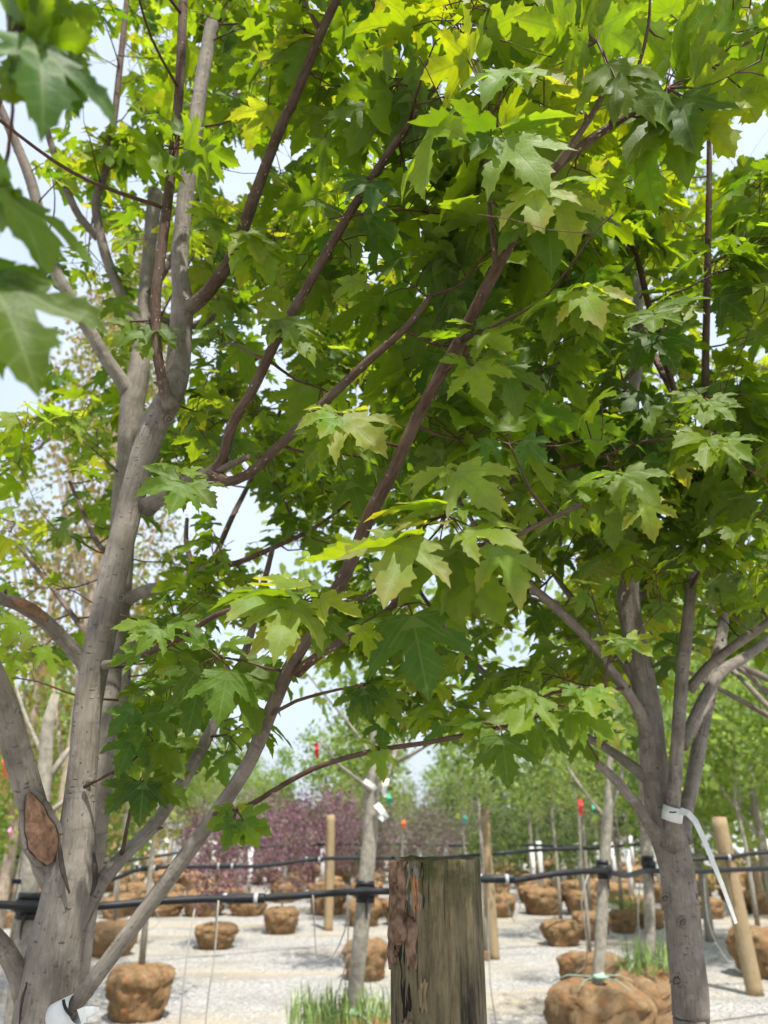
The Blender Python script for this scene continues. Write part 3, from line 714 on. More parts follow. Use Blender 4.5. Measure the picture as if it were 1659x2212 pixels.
pipe('thick black poly pipe taped to the slim grey trunks', [(-260, 1952, 4.4), (-90, 1962, 4.4), (0, 1954, 4.45), (60, 1958, 4.46), (160, 1962, 4.6), (300, 1950, 4.75), (440, 1942, 4.9), (549, 1941, 5.05), (690, 1931, 5.25), (788, 1925, 5.36), (870, 1926, 5.5), (960, 1915, 5.6), (1040, 1899, 5.75), (1110, 1902, 5.85), (1200, 1887, 5.95), (1304, 1881, 6.06), (1350, 1892, 6.4), (1400, 1880, 6.9), (1460, 1884, 7.0), (1560, 1880, 7.3), (1760, 1872, 7.8)], 0.020,
     ties=[(61, 1958, 4.55, 0.055), (789, 1927, 5.45, 0.056), (1304, 1879, 6.15, 0.044), (1400, 1868, 7.0, 0.045)], clamps=[(1066, 1899, 5.8), (520, 1942, 5.0)],
     drips=[[(424, 1945, 4.9), (412, 2010, 4.85), (398, 2110, 4.8), (386, 2240, 4.75)], [(472, 1945, 4.92), (464, 2060, 4.9), (450, 2150, 4.85), (440, 2250, 4.8)], [(676, 1934, 5.2), (680, 2010, 5.3), (688, 2080, 5.3), (715, 2070, 5.3), (745, 2010, 5.3), (750, 1935, 5.3)],
            [(752, 1932, 5.3), (750, 2060, 5.3), (730, 2140, 5.3), (700, 2200, 5.3)], [(1054, 1905, 5.8), (1056, 2050, 5.85), (1062, 2150, 5.85), (1076, 2230, 5.85)], [(1270, 1890, 6.0), (1256, 1950, 6.0), (1268, 2040, 6.1), (1262, 2090, 6.2), (1234, 2112, 6.2)],
            [(1110, 1904, 5.85), (1124, 1960, 5.9), (1110, 1990, 5.9), (1092, 1940, 5.85)], [(1384, 1890, 6.8), (1378, 1980, 6.8), (1384, 2060, 6.9), (1360, 2085, 6.9)], [(1520, 1885, 7.2), (1530, 1990, 7.2), (1560, 2060, 7.2), (1600, 2100, 7.2)]])
pipe('thin black pipe of the second row passing the farthest tan post', [(-100, 1908, 9.0), (0, 1902, 9.2), (110, 1908, 9.6), (240, 1900, 10.2), (310, 1876, 10.6), (440, 1872, 11), (560, 1871, 11.4), (670, 1857, 11.8), (720, 1854, 12), (800, 1853, 12.2), (900, 1856, 12.4), (1060, 1845, 11.6), (1180, 1835, 11.9), (1300, 1832, 12.1)], 0.025,
     clamps=[(318, 1876, 10.6), (676, 1857, 11.8), (487, 1871, 11.1)], drips=[[(330, 1880, 10.6), (322, 1930, 10.6), (345, 1990, 10.6), (316, 2010, 10.6)]])
pipe('far black pipe strung at the foot of the purple shrubs', [(-60, 1850, 15), (100, 1852, 15.4), (240, 1862, 15.8), (420, 1838, 16.2), (570, 1828, 16.6), (800, 1822, 17), (960, 1826, 17.2), (1150, 1826, 16.5), (1290, 1830, 16), (1420, 1820, 15.5)], 0.028)
pipe('black pipe running past the stout tan post toward the greenhouse', [(1420, 1862, 9.0), (1487, 1857, 9.0), (1570, 1852, 9.05), (1630, 1843, 9.1), (1760, 1836, 9.2)], 0.021, clamps=[(1556, 1852, 9.0)])

# white tags, ribbons
def strip(name, lab, cat, pts, w0, w1, mat, face=(0, -1, 0.15), grp=None, parent=None):
    me = bpy.data.meshes.new(name); bm = bmesh.new(); n = len(pts); f = Vector(face); rows = []
    for i, p in enumerate(pts):
        t = (Vector(pts[min(i + 1, n - 1)]) - Vector(pts[max(i - 1, 0)])).normalized(); s = t.cross(f).normalized(); ww = (w0 + (w1 - w0) * i / (n - 1)) / 2; nn = s.cross(t) * 0.0008
        rows.append([bm.verts.new(Vector(p) + s * a * ww + nn * b) for a, b in ((-1, -1), (1, -1), (1, 1), (-1, 1))])
    for A, B in zip(rows[:-1], rows[1:]):
        for k in range(4): bm.faces.new((A[k], A[(k + 1) % 4], B[(k + 1) % 4], B[k]))
    bm.faces.new(rows[0][::-1]); bm.faces.new(rows[-1]); bm.to_mesh(me); bm.free()
    o = link(name, me, mat, parent)
    if not parent: tag(o, lab, cat, grp)
    return o
strip('plant_tag', 'white tag wrapped on the fork of the slender tagged trunk', 'tag', [P(787, 1686, 5.3), P(797, 1692, 5.28), P(808, 1700, 5.3), P(812, 1705, 5.32)], 0.03, 0.03, M['white'])
strip('plant_tag', 'white tag dangling from the right fork above the green ribbon', 'tag', [P(835, 1682, 5.4), P(832, 1697, 5.36), P(829, 1712, 5.36), P(833, 1722, 5.36)], 0.04, 0.02, M['white'])
strip('plant_tag', 'oval white tag loop hanging beside the slender tagged trunk', 'tag', [P(813, 1737, 5.38), P(820, 1745, 5.34), P(828, 1756, 5.34), P(835, 1766, 5.36), P(829, 1770, 5.4), P(818, 1762, 5.42)], 0.045, 0.03, M['white'])
for lab, c, x, y, Y, L in (('green ribbon tied under the white tags of the slender trunk', 'green', 838, 1715, 5.4, 24), ('red ribbon tied to a thin bare twig against the sky', 'red', 682, 1605, 5.3, 32), ('red ribbon on a thin stem beside the slim twined tree', 'red', 1252, 1727, 9.0, 34),
                           ('green ribbon beside the slim twined tree', 'green', 1282, 1738, 9.0, 26), ('orange ribbon among the mauve shrubs', 'orange', 870, 1772, 15, 16), ('teal ribbon among the dark shrubs', 'teal', 1003, 1762, 15, 14),
                           ('orange ribbon at the left edge by the wounded limb', 'orange', 8, 1640, 4.5, 40), ('pink ribbon bow near the low cream tunnel', 'pink', 20, 1790, 5.5, 16)):
    k = depth(x, y, Y) / F
    strip('flagging_ribbon', lab, 'ribbon', [P(x, y, Y), P(x + 3, y + L * .4, Y - 0.02), P(x + 1, y + L * .7, Y), P(x + 5, y + L, Y + 0.02)], 9 * k, 6 * k, M['rib_' + c])
# trees that carry the loose ribbons
for px, Y in ((1250, 9.05), (868, 15.05), (1002, 15.05)):
    balled_plant(P(px, 1780, Y).x, Y, 0.33, 0.4, 'bare', 'thin sapling carrying a coloured ribbon', 'saplings carrying ribbons', False, 0.9)

# ------------------------------------------------------------------ the thick mossy post
def mossy_post():
    Y = 1.36; xm = 941.0; ztop = P(xm, 1857, Y - 0.05).z; d = depth(xm, 1860, Y); R = 191 / 2 * d / F; x0 = P(xm, 1900, Y).x
    root = empty('weathered_post', (x0, Y, 0), 'thick weathered round post with peeling bark and mossy top', 'post'); N = 220
    me = bpy.data.meshes.new('shaft'); bm = bmesh.new(); rings = []
    zs = [-0.02, 0.3, 0.6, 0.8] + [0.9 + 0.022 * i for i in range(int((ztop - 0.9) / 0.022))] + [ztop - 0.006, ztop]
    cracks = [(-1.95, 0.004, 0.05), (-1.42, 0.0035, 0.045), (-1.18, 0.002, 0.03), (-0.9, 0.003, 0.04), (0.6, 0.004, 0.05), (2.1, 0.004, 0.05), (-2.62, 0.005, 0.06)]
    rc = random.Random(4); cracks += [(rc.uniform(-3.1, 0.1), rc.uniform(0.002, 0.0055), rc.uniform(0.018, 0.04)) for _ in range(22)]; spans = [(rc.uniform(0.9, 1.45), rc.uniform(0.12, 0.5)) for _ in cracks]
    for z in zs:
        ring_ = []
        for j in range(N):
            a = 2 * math.pi * j / N; r = R * (1.0 + 0.045 * (ztop - z) / ztop * 2)
            r *= 1 + 0.02 * noise.noise(Vector((math.cos(a) * 2, math.sin(a) * 2, z * 1.5))) + 0.012 * noise.noise(Vector((math.cos(a) * 14, math.sin(a) * 14, z * 3))) + 0.006 * noise.noise(Vector((math.cos(a) * 45, math.sin(a) * 45, z * 8)))
            for (ca, dp, wd), (sz0, sl) in zip(cracks, spans):
                if not (sz0 - 0.2 < z < sz0 + sl): continue
                da = (a - ca - 0.1 * noise.noise(Vector((ca * 5, 0, z * 3))) + math.pi) % (2 * math.pi) - math.pi
                r -= dp * max(0, 1 - abs(da) / wd)
            # the hollow where bark has fallen away
            da = (a + 2.18 + math.pi) % (2 * math.pi) - math.pi
            if 1.02 < z < 1.42: r -= 0.007 * max(0, 1 - abs(da + 0.1 * math.sin(z * 23)) / 0.13) * min(1, (z - 1.02) * 12, (1.42 - z) * 12)
            zz = z + (0.004 * noise.noise(Vector((math.cos(a) * 3, math.sin(a) * 3, 1))) if z > ztop - 0.01 else 0)
            rr = r * (0.985 if z == zs[-1] else 1)
            ring_.append(bm.verts.new((math.cos(a) * rr, math.sin(a) * rr, zz)))
        rings.append(ring_)
    for A, B in zip(rings[:-1], rings[1:]):
        for j in range(N): bm.faces.new((A[j], A[(j + 1) % N], B[(j + 1) % N], B[j]))
    for kk in (0.7, 0.35):
        A = rings[-1]; B = [bm.verts.new((v.co.x * kk, v.co.y * kk, ztop - 0.004 + 0.005 * noise.noise(v.co * 30))) for v in A]
        for j in range(N): bm.faces.new((A[j], A[(j + 1) % N], B[(j + 1) % N], B[j]))
        rings.append(B)
    bm.faces.new(rings[-1]); bm.to_mesh(me); bm.free(); me.polygons.foreach_set('use_smooth', [True] * len(me.polygons))
    o = link('shaft', me, M['post_dark']); o.parent = root
    def flake(name, a0, a1, z0, z1, off, mat, seed, jag=0.02, thick=0.004):
        m = bpy.data.meshes.new(name); b = bmesh.new(); nu, nv = 12, 22; G = []
        for s in (0, 1):
            g = []
            for i in range(nv + 1):
                t = i / nv; row = []
                zb = z0 + (z1 - z0) * t
                for j in range(nu + 1):
                    u = j / nu
                    lo, hi = a0 + 0.3 * (a1 - a0) * noise.noise(Vector((seed, zb * 45, 0))), a1 + 0.3 * (a1 - a0) * noise.noise(Vector((seed + 9, zb * 50, 3)))
                    a = lo + (hi - lo) * u; z = zb + jag * noise.noise(Vector((u * 5, seed * 3, 1))) * (1.6 if i in (0, nv) else 0.5)
                    z = min(z, ztop - 0.002)
                    rr = R * (1.0 + 0.09 * (ztop - z) / ztop) + off + (thick if s else -0.006) + 0.004 * noise.noise(Vector((u * 4, z * 40, seed))) + 0.0025 * noise.noise(Vector((u * 16, z * 12, seed)))
                    if j in (0, nu): rr -= 0.001
                    row.append(b.verts.new((math.cos(a) * rr, math.sin(a) * rr, z)))
                g.append(row)
            G.append(g)
        for i in range(nv):
            for j in range(nu):
                b.faces.new((G[1][i][j], G[1][i][j + 1], G[1][i + 1][j + 1], G[1][i + 1][j]))
                b.faces.new((G[0][i][j], G[0][i + 1][j], G[0][i + 1][j + 1], G[0][i][j + 1]))
        def side(A0, A1):
            for k in range(len(A0) - 1): b.faces.new((A0[k], A0[k + 1], A1[k + 1], A1[k]))
        side(G[0][0], G[1][0]); side(G[1][nv], G[0][nv]); side([r[0] for r in G[1]], [r[0] for r in G[0]]); side([r[nu] for r in G[0]], [r[nu] for r in G[1]])
        b.to_mesh(m); b.free(); m.polygons.foreach_set('use_smooth', [True] * len(m.polygons))
        q = link(name, m, mat); q.parent = root; return q
    # angles: -pi/2 faces the camera, towards -pi is its left
    K = 0.00072
    for nm, a0, a1, y0, y1, off, mt, sd_ in (('bark_flake', -2.96, -2.36, 2, 135, .0015, 'flake', 1), ('bark_flake', -2.85, -2.30, 50, 155, .0035, 'flake', 2), ('bark_flake', -3.1, -2.7, 90, 200, .001, 'flake', 3),
            ('bark_flake', -2.50, -2.30, 1, 75, .004, 'flake', 4), ('bark_flake', -2.30, -2.05, 112, 198, .0008, 'flake', 6), ('bark_flake', -2.72, -2.52, 120, 175, .002, 'flake', 14),
            ('grey_wood_patch', -2.34, -1.93, 12, 100, -.0022, 'stone_grey', 7), ('bare_wood_patch', -2.16, -1.98, 34, 95, -.0004, 'orange_wood', 5), ('bare_wood_patch', -2.04, -1.86, 222, 275, -.001, 'post_tan', 8),
            ('dark_hollow', -2.52, -2.22, 150, 290, -.0035, 'crack', 9), ('dark_hollow', -1.96, -1.87, 8, 100, -.0036, 'crack', 11), ('bare_wood_patch', -2.46, -2.2, 295, 375, .0003, 'flake', 12)):
        flake(nm, a0, a1, ztop - y1 * K, ztop - y0 * K, off, M[mt], sd_, 0.012, 0.003)
mossy_post()
# ------------------------------------------------------------------ maple leaves
HALF = [(0.06, -0.035), (0.14, -0.05), (0.20, -0.02), (0.33, -0.015), (0.41, 0.005), (0.385, 0.055), (0.43, 0.10), (0.36, 0.12), (0.33, 0.17), (0.275, 0.20),
        (0.36, 0.215), (0.43, 0.235), (0.44, 0.28), (0.525, 0.305), (0.515, 0.36), (0.58, 0.41), (0.56, 0.46), (0.61, 0.58),
        (0.52, 0.535), (0.49, 0.56), (0.44, 0.49), (0.385, 0.505), (0.34, 0.44), (0.26, 0.405), (0.165, 0.36),
        (0.165, 0.45), (0.175, 0.53), (0.215, 0.58), (0.26, 0.65), (0.205, 0.655), (0.20, 0.70), (0.22, 0.76), (0.145, 0.765), (0.115, 0.83), (0.105, 0.88), (0.055, 0.90)]
HALF_LO = [(0.14, -0.05), (0.41, 0.005), (0.43, 0.10), (0.275, 0.20), (0.43, 0.235), (0.53, 0.31), (0.61, 0.58), (0.45, 0.51), (0.34, 0.44), (0.165, 0.36), (0.175, 0.53), (0.26, 0.65), (0.20, 0.70), (0.22, 0.76), (0.105, 0.87)]
def leaf_variant(seed, lo=False):
    r = random.Random(seed * 31 + 5)
    H = HALF_LO if lo else HALF
    wid = r.uniform(0.92, 1.14); deep = r.uniform(-0.035, 0.03)
    def wr(p, sgn):
        x, y = p
        k = 1 + r.uniform(-0.035, 0.035); x2 = x * wid * k; y2 = y + r.uniform(-0.008, 0.008)
        if p == (0.165, 0.36): y2 += deep; x2 *= 1 - deep * 2
        return (sgn * x2, y2)
    outl = [(0, 0)] + [wr(p, 1) for p in H] + [(r.uniform(-0.02, 0.02), 1.0)] + [wr(p, -1) for p in reversed(H)]
    nO = len(outl); pts = list(outl); edges = [(i, (i + 1) % nO) for i in range(nO)]
    def add(p): pts.append(p); return len(pts) - 1
    tip = 1 + len(H); veinset = {0, tip}
    li = {p: i for i, p in enumerate(H)}
    rt, lt = 1 + li[(0.61, 0.58)], nO - 1 - li[(0.61, 0.58)]
    rb, lb = 1 + li[(0.41, 0.005)], nO - 1 - li[(0.41, 0.005)]
    def chain(a, mids, b):
        prev = a
        for m in mids:
            k = add(m); veinset.add(k); edges.append((prev, k)); prev = k
        edges.append((prev, b)); veinset.add(b)
    chain(0, [(0, y) for y in ((0.3, 0.65) if lo else (0.15, 0.32, 0.5, 0.68, 0.84))], tip)
    for t_, b_, s in ((rt, rb, 1), (lt, lb, -1)):
        T, B = pts[t_], pts[b_]
        chain(0, [(T[0] * k, T[1] * k ** 1.05) for k in ((0.5,) if lo else (0.28, 0.52, 0.76))], t_)
        chain(0, [(B[0] * 0.5, B[1] * 0.5 + 0.012)], b_)
        if not lo:
            for q in ((0.09, 0.2), (0.2, 0.1), (0.09, 0.42), (0.3, 0.2), (0.1, 0.6), (0.09, 0.75), (0.41, 0.33), (0.3, 0.37), (0.45, 0.44)): add((s * q[0] * wid, q[1]))
        else: add((s * 0.1, 0.22))
    V2, E2, F2, OV, OE, OF = delaunay_2d_cdt([Vector(p) for p in pts], edges, [list(range(nO))], 1, 1e-5)
    fold, curl, lat, wav = r.uniform(0.02, 0.22), r.uniform(-0.05, 0.5), r.uniform(-0.05, 0.35), r.uniform(0.01, 0.045)
    ph = r.uniform(0, 6); vein = np.zeros(len(V2)); co = np.zeros((len(V2), 3)); lc = np.zeros((len(V2), 3))
    segs = [((0, 0), (0, 1))] + [((0, 0), pts[k]) for k in (rt, lt, rb, lb)]
    for i, v in enumerate(V2):
        if any(o in veinset for o in OV[i]): vein[i] = 1
        dmin = 9
        for a, b in segs:
            ax, ay = b[0] - a[0], b[1] - a[1]; t = max(0, min(1, ((v.x - a[0]) * ax + (v.y - a[1]) * ay) / (ax * ax + ay * ay)))
            dmin = min(dmin, math.hypot(v.x - a[0] - ax * t, v.y - a[1] - ay * t))
        z = fold * dmin * 2.2 - lat * v.x * v.x + wav * math.sin(v.x * 9 + ph) * math.cos(v.y * 8 + ph * 2) + 0.02 * noise.noise(Vector((v.x * 6, v.y * 6, seed)))
        if vein[i]: z -= 0.012
        ang = curl * v.y * 1.3                              # bend the blade down along its length
        y = math.sin(ang) / max(curl * 1.3, 1e-4) if abs(curl) > 0.02 else v.y
        zb = -(1 - math.cos(ang)) / max(curl * 1.3, 1e-4) if abs(curl) > 0.02 else 0
        co[i] = (v.x, y - z * math.sin(ang), zb + z * math.cos(ang)); lc[i] = (v.x, v.y, vein[i])
    tris = []
    for f in F2:
        for k in range(1, len(f) - 1): tris.append((f[0], f[k], f[k + 1]))
    return co, np.array(tris), lc
LEAF_HI = [leaf_variant(s) for s in range(12)]
LEAF_LO = [leaf_variant(s + 50, True) for s in range(8)]
def leaf_mesh(var):
    co, tris, lc = var; me = bpy.data.meshes.new('leaf'); me.from_pydata(co.tolist(), [], tris.tolist())
    a = me.attributes.new('lc', 'FLOAT_VECTOR', 'POINT'); a.data.foreach_set('vector', lc.astype(np.float32).ravel())
    me.polygons.foreach_set('use_smooth', [True] * len(me.polygons)); me.materials.append(M['leaf_o']); return me
LEAF_ME = [leaf_mesh(v) for v in LEAF_HI]

TINTS = {'mature': [(0.07, 0.135, 0.013), (0.05, 0.115, 0.017), (0.085, 0.155, 0.012)], 'mid': [(0.108, 0.185, 0.016), (0.12, 0.197, 0.017), (0.09, 0.165, 0.018)],
         'young': [(0.17, 0.25, 0.036), (0.195, 0.255, 0.05), (0.14, 0.235, 0.032)], 'backlit_gold': [(0.175, 0.235, 0.018), (0.15, 0.24, 0.018), (0.12, 0.215, 0.016)]}  # last set has sun glow through the leaves put into its tint
def tint(kind, r):
    c = r.choice(TINTS[kind]); k = r.uniform(0.82, 1.2)
    y = {'mature': r.uniform(0, 0.12), 'mid': r.uniform(0, 0.2), 'young': r.uniform(0.1, 0.95), 'backlit_gold': r.uniform(0.0, 0.3)}[kind]
    return (c[0] * k * r.uniform(0.92, 1.1), c[1] * k, c[2] * k * r.uniform(0.8, 1.25), y)

# ------------------------------------------------------------------ maple trees
class Maple:
    def __init__(s, base, label, cat='tree', group=None, seed=1):
        s.root = empty('maple_tree', base, label, cat, group); s.sk = []; s.leaves = []; s.r = random.Random(seed); s.twigs = []; s.nlimb = 0
        s.keep = []
    def limb(s, pts, name='branch', age=None, sides=14, cut=False, wob=0.07, keep=0, raw=False, knots=(), flare=True):
        """pts: (x, y, Y, width px) on the photograph grid"""
        q = [P(x, y, Y) for x, y, Y, w_ in pts] if not raw else [Vector(p[:3]) for p in pts]
        rr = [w_ / 2 * depth(x, y, Y) / F for x, y, Y, w_ in pts] if not raw else [p[3] for p in pts]
        if age is None: age = [max(0.0, min(1.0, (r_ - 0.0075) / 0.008)) for r_ in rr]
        if isinstance(age, (int, float)): age = [age] * len(q)
        mb = MB(); s.nlimb += 1
        if flare and not raw and len(q) > 2 and name == 'branch':      # branch collar
            q.insert(1, q[0].lerp(q[1], min(0.5, 0.03 / max((q[1] - q[0]).length, 1e-3)))); rr.insert(1, rr[0]); rr[0] *= 1.3; age = [age[0]] + list(age)
        P2, R2 = mb.tube(q, rr, sides, age=age, wob=wob, seed=s.nlimb + 0.37, sub=0.018, cap=not cut); LA = mb.lastA
        for (i, k) in knots: mb.blob(q[i] + Vector((0, -rr[i] * 0.62, 0)), rr[i] * k, i, (1, 0.8, 0.8), 1.0, 0.4)
        # bud-scar rings and small swellings along the limb
        L = 0.0; nxt = s.r.uniform(0.03, 0.09)
        for i in range(1, len(P2) - 1):
            L += (P2[i] - P2[i - 1]).length
            if L > nxt and 0.003 < R2[i] < 0.019:
                nxt = L + s.r.uniform(0.08, 0.22); t = (P2[i + 1] - P2[i - 1]).normalized()
                mb.tube([P2[i] - t * 0.006, P2[i], P2[i] + t * 0.006], [R2[i] * 0.985, R2[i] * 1.03 + 0.0003, R2[i] * 0.985], sides, age=LA[i], seed=i + 0.5, sub=0.01, cap=False, wob=0.1)
                if s.r.random() < 0.55:
                    e = t.orthogonal().normalized(); e.rotate(Matrix.Rotation(s.r.uniform(0, 6.28), 3, t))
                    b = P2[i] + e * R2[i] * 0.9; mb.tube([b, b + (e + t * 0.8) * (0.006 + R2[i] * 0.15)], [0.0035 + R2[i] * 0.06, 0.0015], 5, age=0.4)
        o = mb.build(name, M['bark'], s.root)
        if cut:                                                        # sawn end
            m2 = MB(); t = (P2[-1] - P2[-2]).normalized(); m2.tube([P2[-1] - t * 0.002, P2[-1] + t * 0.001], [R2[-1] * 1.01, R2[-1] * 0.93], sides); m2.build('sawn_end', M['cut'], o)
        for i in range(0, len(P2), 2): s.sk.append((P2[i], R2[i]))
        if keep: s.keep.append(([(x, y, Y, w_) for x, y, Y, w_ in pts], keep))
        return o
    def connect(s, c, out_dir=None):
        """twig from the nearest wood to point c; returns node frames at its tip"""
        best, bq, br = 1e9, None, 0.01
        for q, r_ in s.sk:
            dz = q.z - c.z; d = (q - c).length + (1.2 * dz if dz > 0 else 0.0) + (0.15 if r_ > 0.02 else 0)
            if d < best: best, bq, br = d, q, r_
        v = c - bq; L = v.length
        side = Vector((s.r.uniform(-1, 1), s.r.uniform(-1, 1), 0)) * 0.1 * L
        m1 = bq + v * 0.35 + side + Vector((0, 0, -0.04 * L)); m2 = bq + v * 0.72 + side * 0.7 + Vector((0, 0, 0.015 * L))
        r0 = min(br * 0.8, 0.0024 + 0.0042 * L, 0.005)
        mb = MB(); P2, R2 = mb.tube([bq, m1, m2, c], [r0, r0 * 0.8, r0 * 0.6, 0.0014], 5, age=0.0, sub=0.035)
        for i in range(1, len(P2), 2): s.sk.append((P2[i], R2[i]))
        ax = (P2[-1] - P2[-2]).normalized()
        return mb, ax, L
    def put(s, base, b, n, scale, tn, hero=False):
        b = b.normalized(); n = (n - b * n.dot(b)); n = n.normalized() if n.length > 1e-4 else b.orthogonal().normalized(); x = b.cross(n)
        s.leaves.append((base.copy(), x, b, n, scale, s.r.randrange(1000), tn, hero))
    def petiole(s, mb, a, b, th=0.0011):
        m = (a + b) / 2 + Vector((0, 0, 0.08 * (b - a).length)); mb.tube([a, m, b], [th * 1.3, th, th], 3, sub=0.04, cap=False)
    def cluster(s, c, size, kind, pairs=3, check=None, droop=(0.1, 1.1), spread=0.035):
        mb, ax, L = s.connect(c); r = s.r; n0 = len(s.leaves)
        e = ax.orthogonal().normalized(); e.rotate(Matrix.Rotation(r.uniform(0, 6.28), 3, ax))
        for k in range(pairs):
            node = c - ax * (spread * k); e.rotate(Matrix.Rotation(1.57 + r.uniform(-0.3, 0.3), 3, ax))
            sz = size * (0.62 if k == 0 else 0.95) * r.uniform(0.75, 1.15)
            kd = kind if k else ('young' if r.random() < 0.45 else kind)
            for sg in (1, -1):
                if r.random() < 0.07: continue
                pd = (ax * 0.55 + e * sg * 0.9 + Vector((0, 0, 0.25)) + Vector((r.uniform(-.3, .3), r.uniform(-.3, .3), r.uniform(-.2, .2)))).normalized()
                base = node + pd * sz * r.uniform(0.45, 0.85)
                h = Vector((pd.x, pd.y, 0)); h = h.normalized() if h.length > 0.05 else Vector((r.uniform(-1, 1), r.uniform(-1, 1), 0.01)).normalized()
                h.rotate(Euler((0, 0, r.uniform(-0.5, 0.5)))); dr = r.uniform(*droop)
                b = h * math.cos(dr) - Vector((0, 0, 1)) * math.sin(dr); sd_ = h.cross(Vector((0, 0, 1))); nn = sd_.cross(b)
                nn.rotate(Matrix.Rotation(r.gauss(0, 0.35), 3, b))
                if check and not check(base + b * sz * 0.45, sz): continue
                s.put(base, b, nn, sz, tint(kd, r)); s.petiole(mb, node, base)
        s.twigs.append((mb, c, len(s.leaves) - n0))
    def hero(s, c, leaves, kind='mid'):
        """c: (x, y, Y) node; leaves: (bx, by, tx, ty, dY base, dY tip, face, kind)"""
        cc = P(*c); mb, ax, L = s.connect(cc); r = s.r
        for lf in leaves:
            bx, by, tx, ty, d0, d1, face = lf[:7]; kd = lf[7] if len(lf) > 7 else kind
            B, T = P(bx, by, c[2] + d0), P(tx, ty, c[2] + d1); b = T - B; sc = b.length * (1.12 if by < 520 and bx > 700 else 1.18 if 980 < by < 1420 and 580 < bx < 1150 else 1.0)
            toc = (CAM - B).normalized(); n = toc * face + Vector((0, 0, 1)) * (1 - abs(face)); s.put(B, b, n, sc, tint(kd, r), True); s.petiole(mb, cc, B, 0.0013)
        s.twigs.append((mb, cc, 99))
    def finish(s, nobj=300, ntw=120):
        # the leaves that show largest are objects, the others one foliage part
        def vis(l):
            x, y, d = proj(l[0] + l[2] * l[4] * 0.5)
            if d < 0.2 or not (-60 < x < 1720 and -60 < y < 2260): return 0
            return l[4] / d * (3 if l[7] else 1)
        L = sorted(s.leaves, key=vis, reverse=True)
        objs = [l for l in L[:nobj] if vis(l) > 0]; rest = L[len(objs):]
        mpi = Matrix.Translation(-Vector(s.root.location))
        for (b, x, y, n, sc, k, tn, hero) in objs:
            o = bpy.data.objects.new('leaf', LEAF_ME[k % len(LEAF_ME)]); col.objects.link(o); o.parent = s.root; o.matrix_parent_inverse = mpi
            m = Matrix((x, y, n)).transposed() * sc
            o.matrix_basis = Matrix.Translation(b) @ m.to_4x4(); o.color = tn
        if rest:
            Vs, Fs, Ls, Ts = [], [], [], []; off = 0
            for (b, x, y, n, sc, k, tn, hero) in rest:
                co, tris, lc = LEAF_LO[k % len(LEAF_LO)] if vis((b, x, y, n, sc, k, tn, False)) < 0.042 else LEAF_HI[k % len(LEAF_HI)]
                R = np.array([x, y, n]) * sc
                Vs.append(co @ R + np.array(b)); Fs.append(tris + off); Ls.append(lc); Ts.append(np.tile(np.array(tn), (len(co), 1))); off += len(co)
            V, Fc = np.concatenate(Vs), np.concatenate(Fs); me = bpy.data.meshes.new('foliage')
            me.vertices.add(len(V)); me.vertices.foreach_set('co', V.astype(np.float32).ravel()); nf = len(Fc)
            me.loops.add(nf * 3); me.loops.foreach_set('vertex_index', Fc.astype(np.int32).ravel()); me.polygons.add(nf)
            me.polygons.foreach_set('loop_start', np.arange(nf, dtype=np.int32) * 3); me.update(calc_edges=True)
            me.polygons.foreach_set('use_smooth', [True] * nf)
            a = me.attributes.new('lc', 'FLOAT_VECTOR', 'POINT'); a.data.foreach_set('vector', np.concatenate(Ls).astype(np.float32).ravel())
            a = me.attributes.new('tint', 'FLOAT_COLOR', 'POINT'); a.data.foreach_set('color', np.concatenate(Ts).astype(np.float32).ravel())
            link('foliage', me, M['leaf_s'], s.root, 'stuff')
        tw = sorted(s.twigs, key=lambda t: -vis((t[1], None, Vector((0, 0, 0)), None, 0.1, 0, 0, False)))
        for mb, c, n in tw[:ntw]: mb.build('twig', M['twig'], s.root)
        if tw[ntw:]:
            J = MB()
            for mb, c, n in tw[ntw:]:
                o = len(J.v); J.v += mb.v; J.bk += mb.bk; J.age += mb.age; J.f += [tuple(i + o for i in f) for f in mb.f]
            J.build('twigs', M['twig'], s.root, 'stuff')

def straight_base(x, y, Y): p = P(x, y, Y); return (p.x, p.y, 0)

# ---- left maple -------------------------------------------------------------
YA = 1.44
A = Maple((P(108, 2100, YA).x, YA, 0), 'left grey maple with forked limbs, healing wound and a white banded limb', seed=11)
pb = P(108, 2100, YA)
mbt = [(92, 2260, YA, 150), (104, 2150, YA, 132), (118, 2060, YA, 118), (140, 1960, YA, 108), (152, 1900, YA, 104), (163, 1850, YA, 84), (170, 1760, YA, 72), (180, 1640, YA, 62), (186, 1560, YA, 60), (198, 1470, YA, 60), (214, 1390, YA, 64), (232, 1300, YA, 58), (255, 1200, YA, 56), (275, 1120, YA, 55), (298, 1030, YA, 53), (322, 950, YA, 56), (340, 905, YA, 60), (362, 870, YA, 58), (380, 820, YA, 52), (389, 740, YA, 48), (394, 655, YA, 48), (392, 620, YA, 40), (388, 560, YA, 36), (404, 400, YA, 34), (430, 210, YA, 31), (458, 52, YA, 28)]
q0 = P(92, 2260, YA); r0 = 75 * depth(92, 2260, YA) / F
A.limb([(pb.x - 0.012, YA, -0.02, r0 * 1.25), (pb.x - 0.012, YA, 0.35, r0 * 1.02), (q0.x, YA, q0.z, r0)], 'trunk', age=1.0, raw=True, sides=20)
A.limb(mbt, 'trunk', age=1.0, sides=22, cut=True, wob=0.06, keep=20)
A.limb([(150, 1960, YA, 60), (105, 1870, YA, 66), (84, 1790, YA, 62), (62, 1710, YA - .02, 58), (36, 1620, YA - .05, 57), (8, 1520, YA - .1, 55), (-40, 1400, YA - .18, 50), (-90, 1250, YA - .26, 44), (-120, 1050, YA - .34, 36)], age=1.0, keep=22)
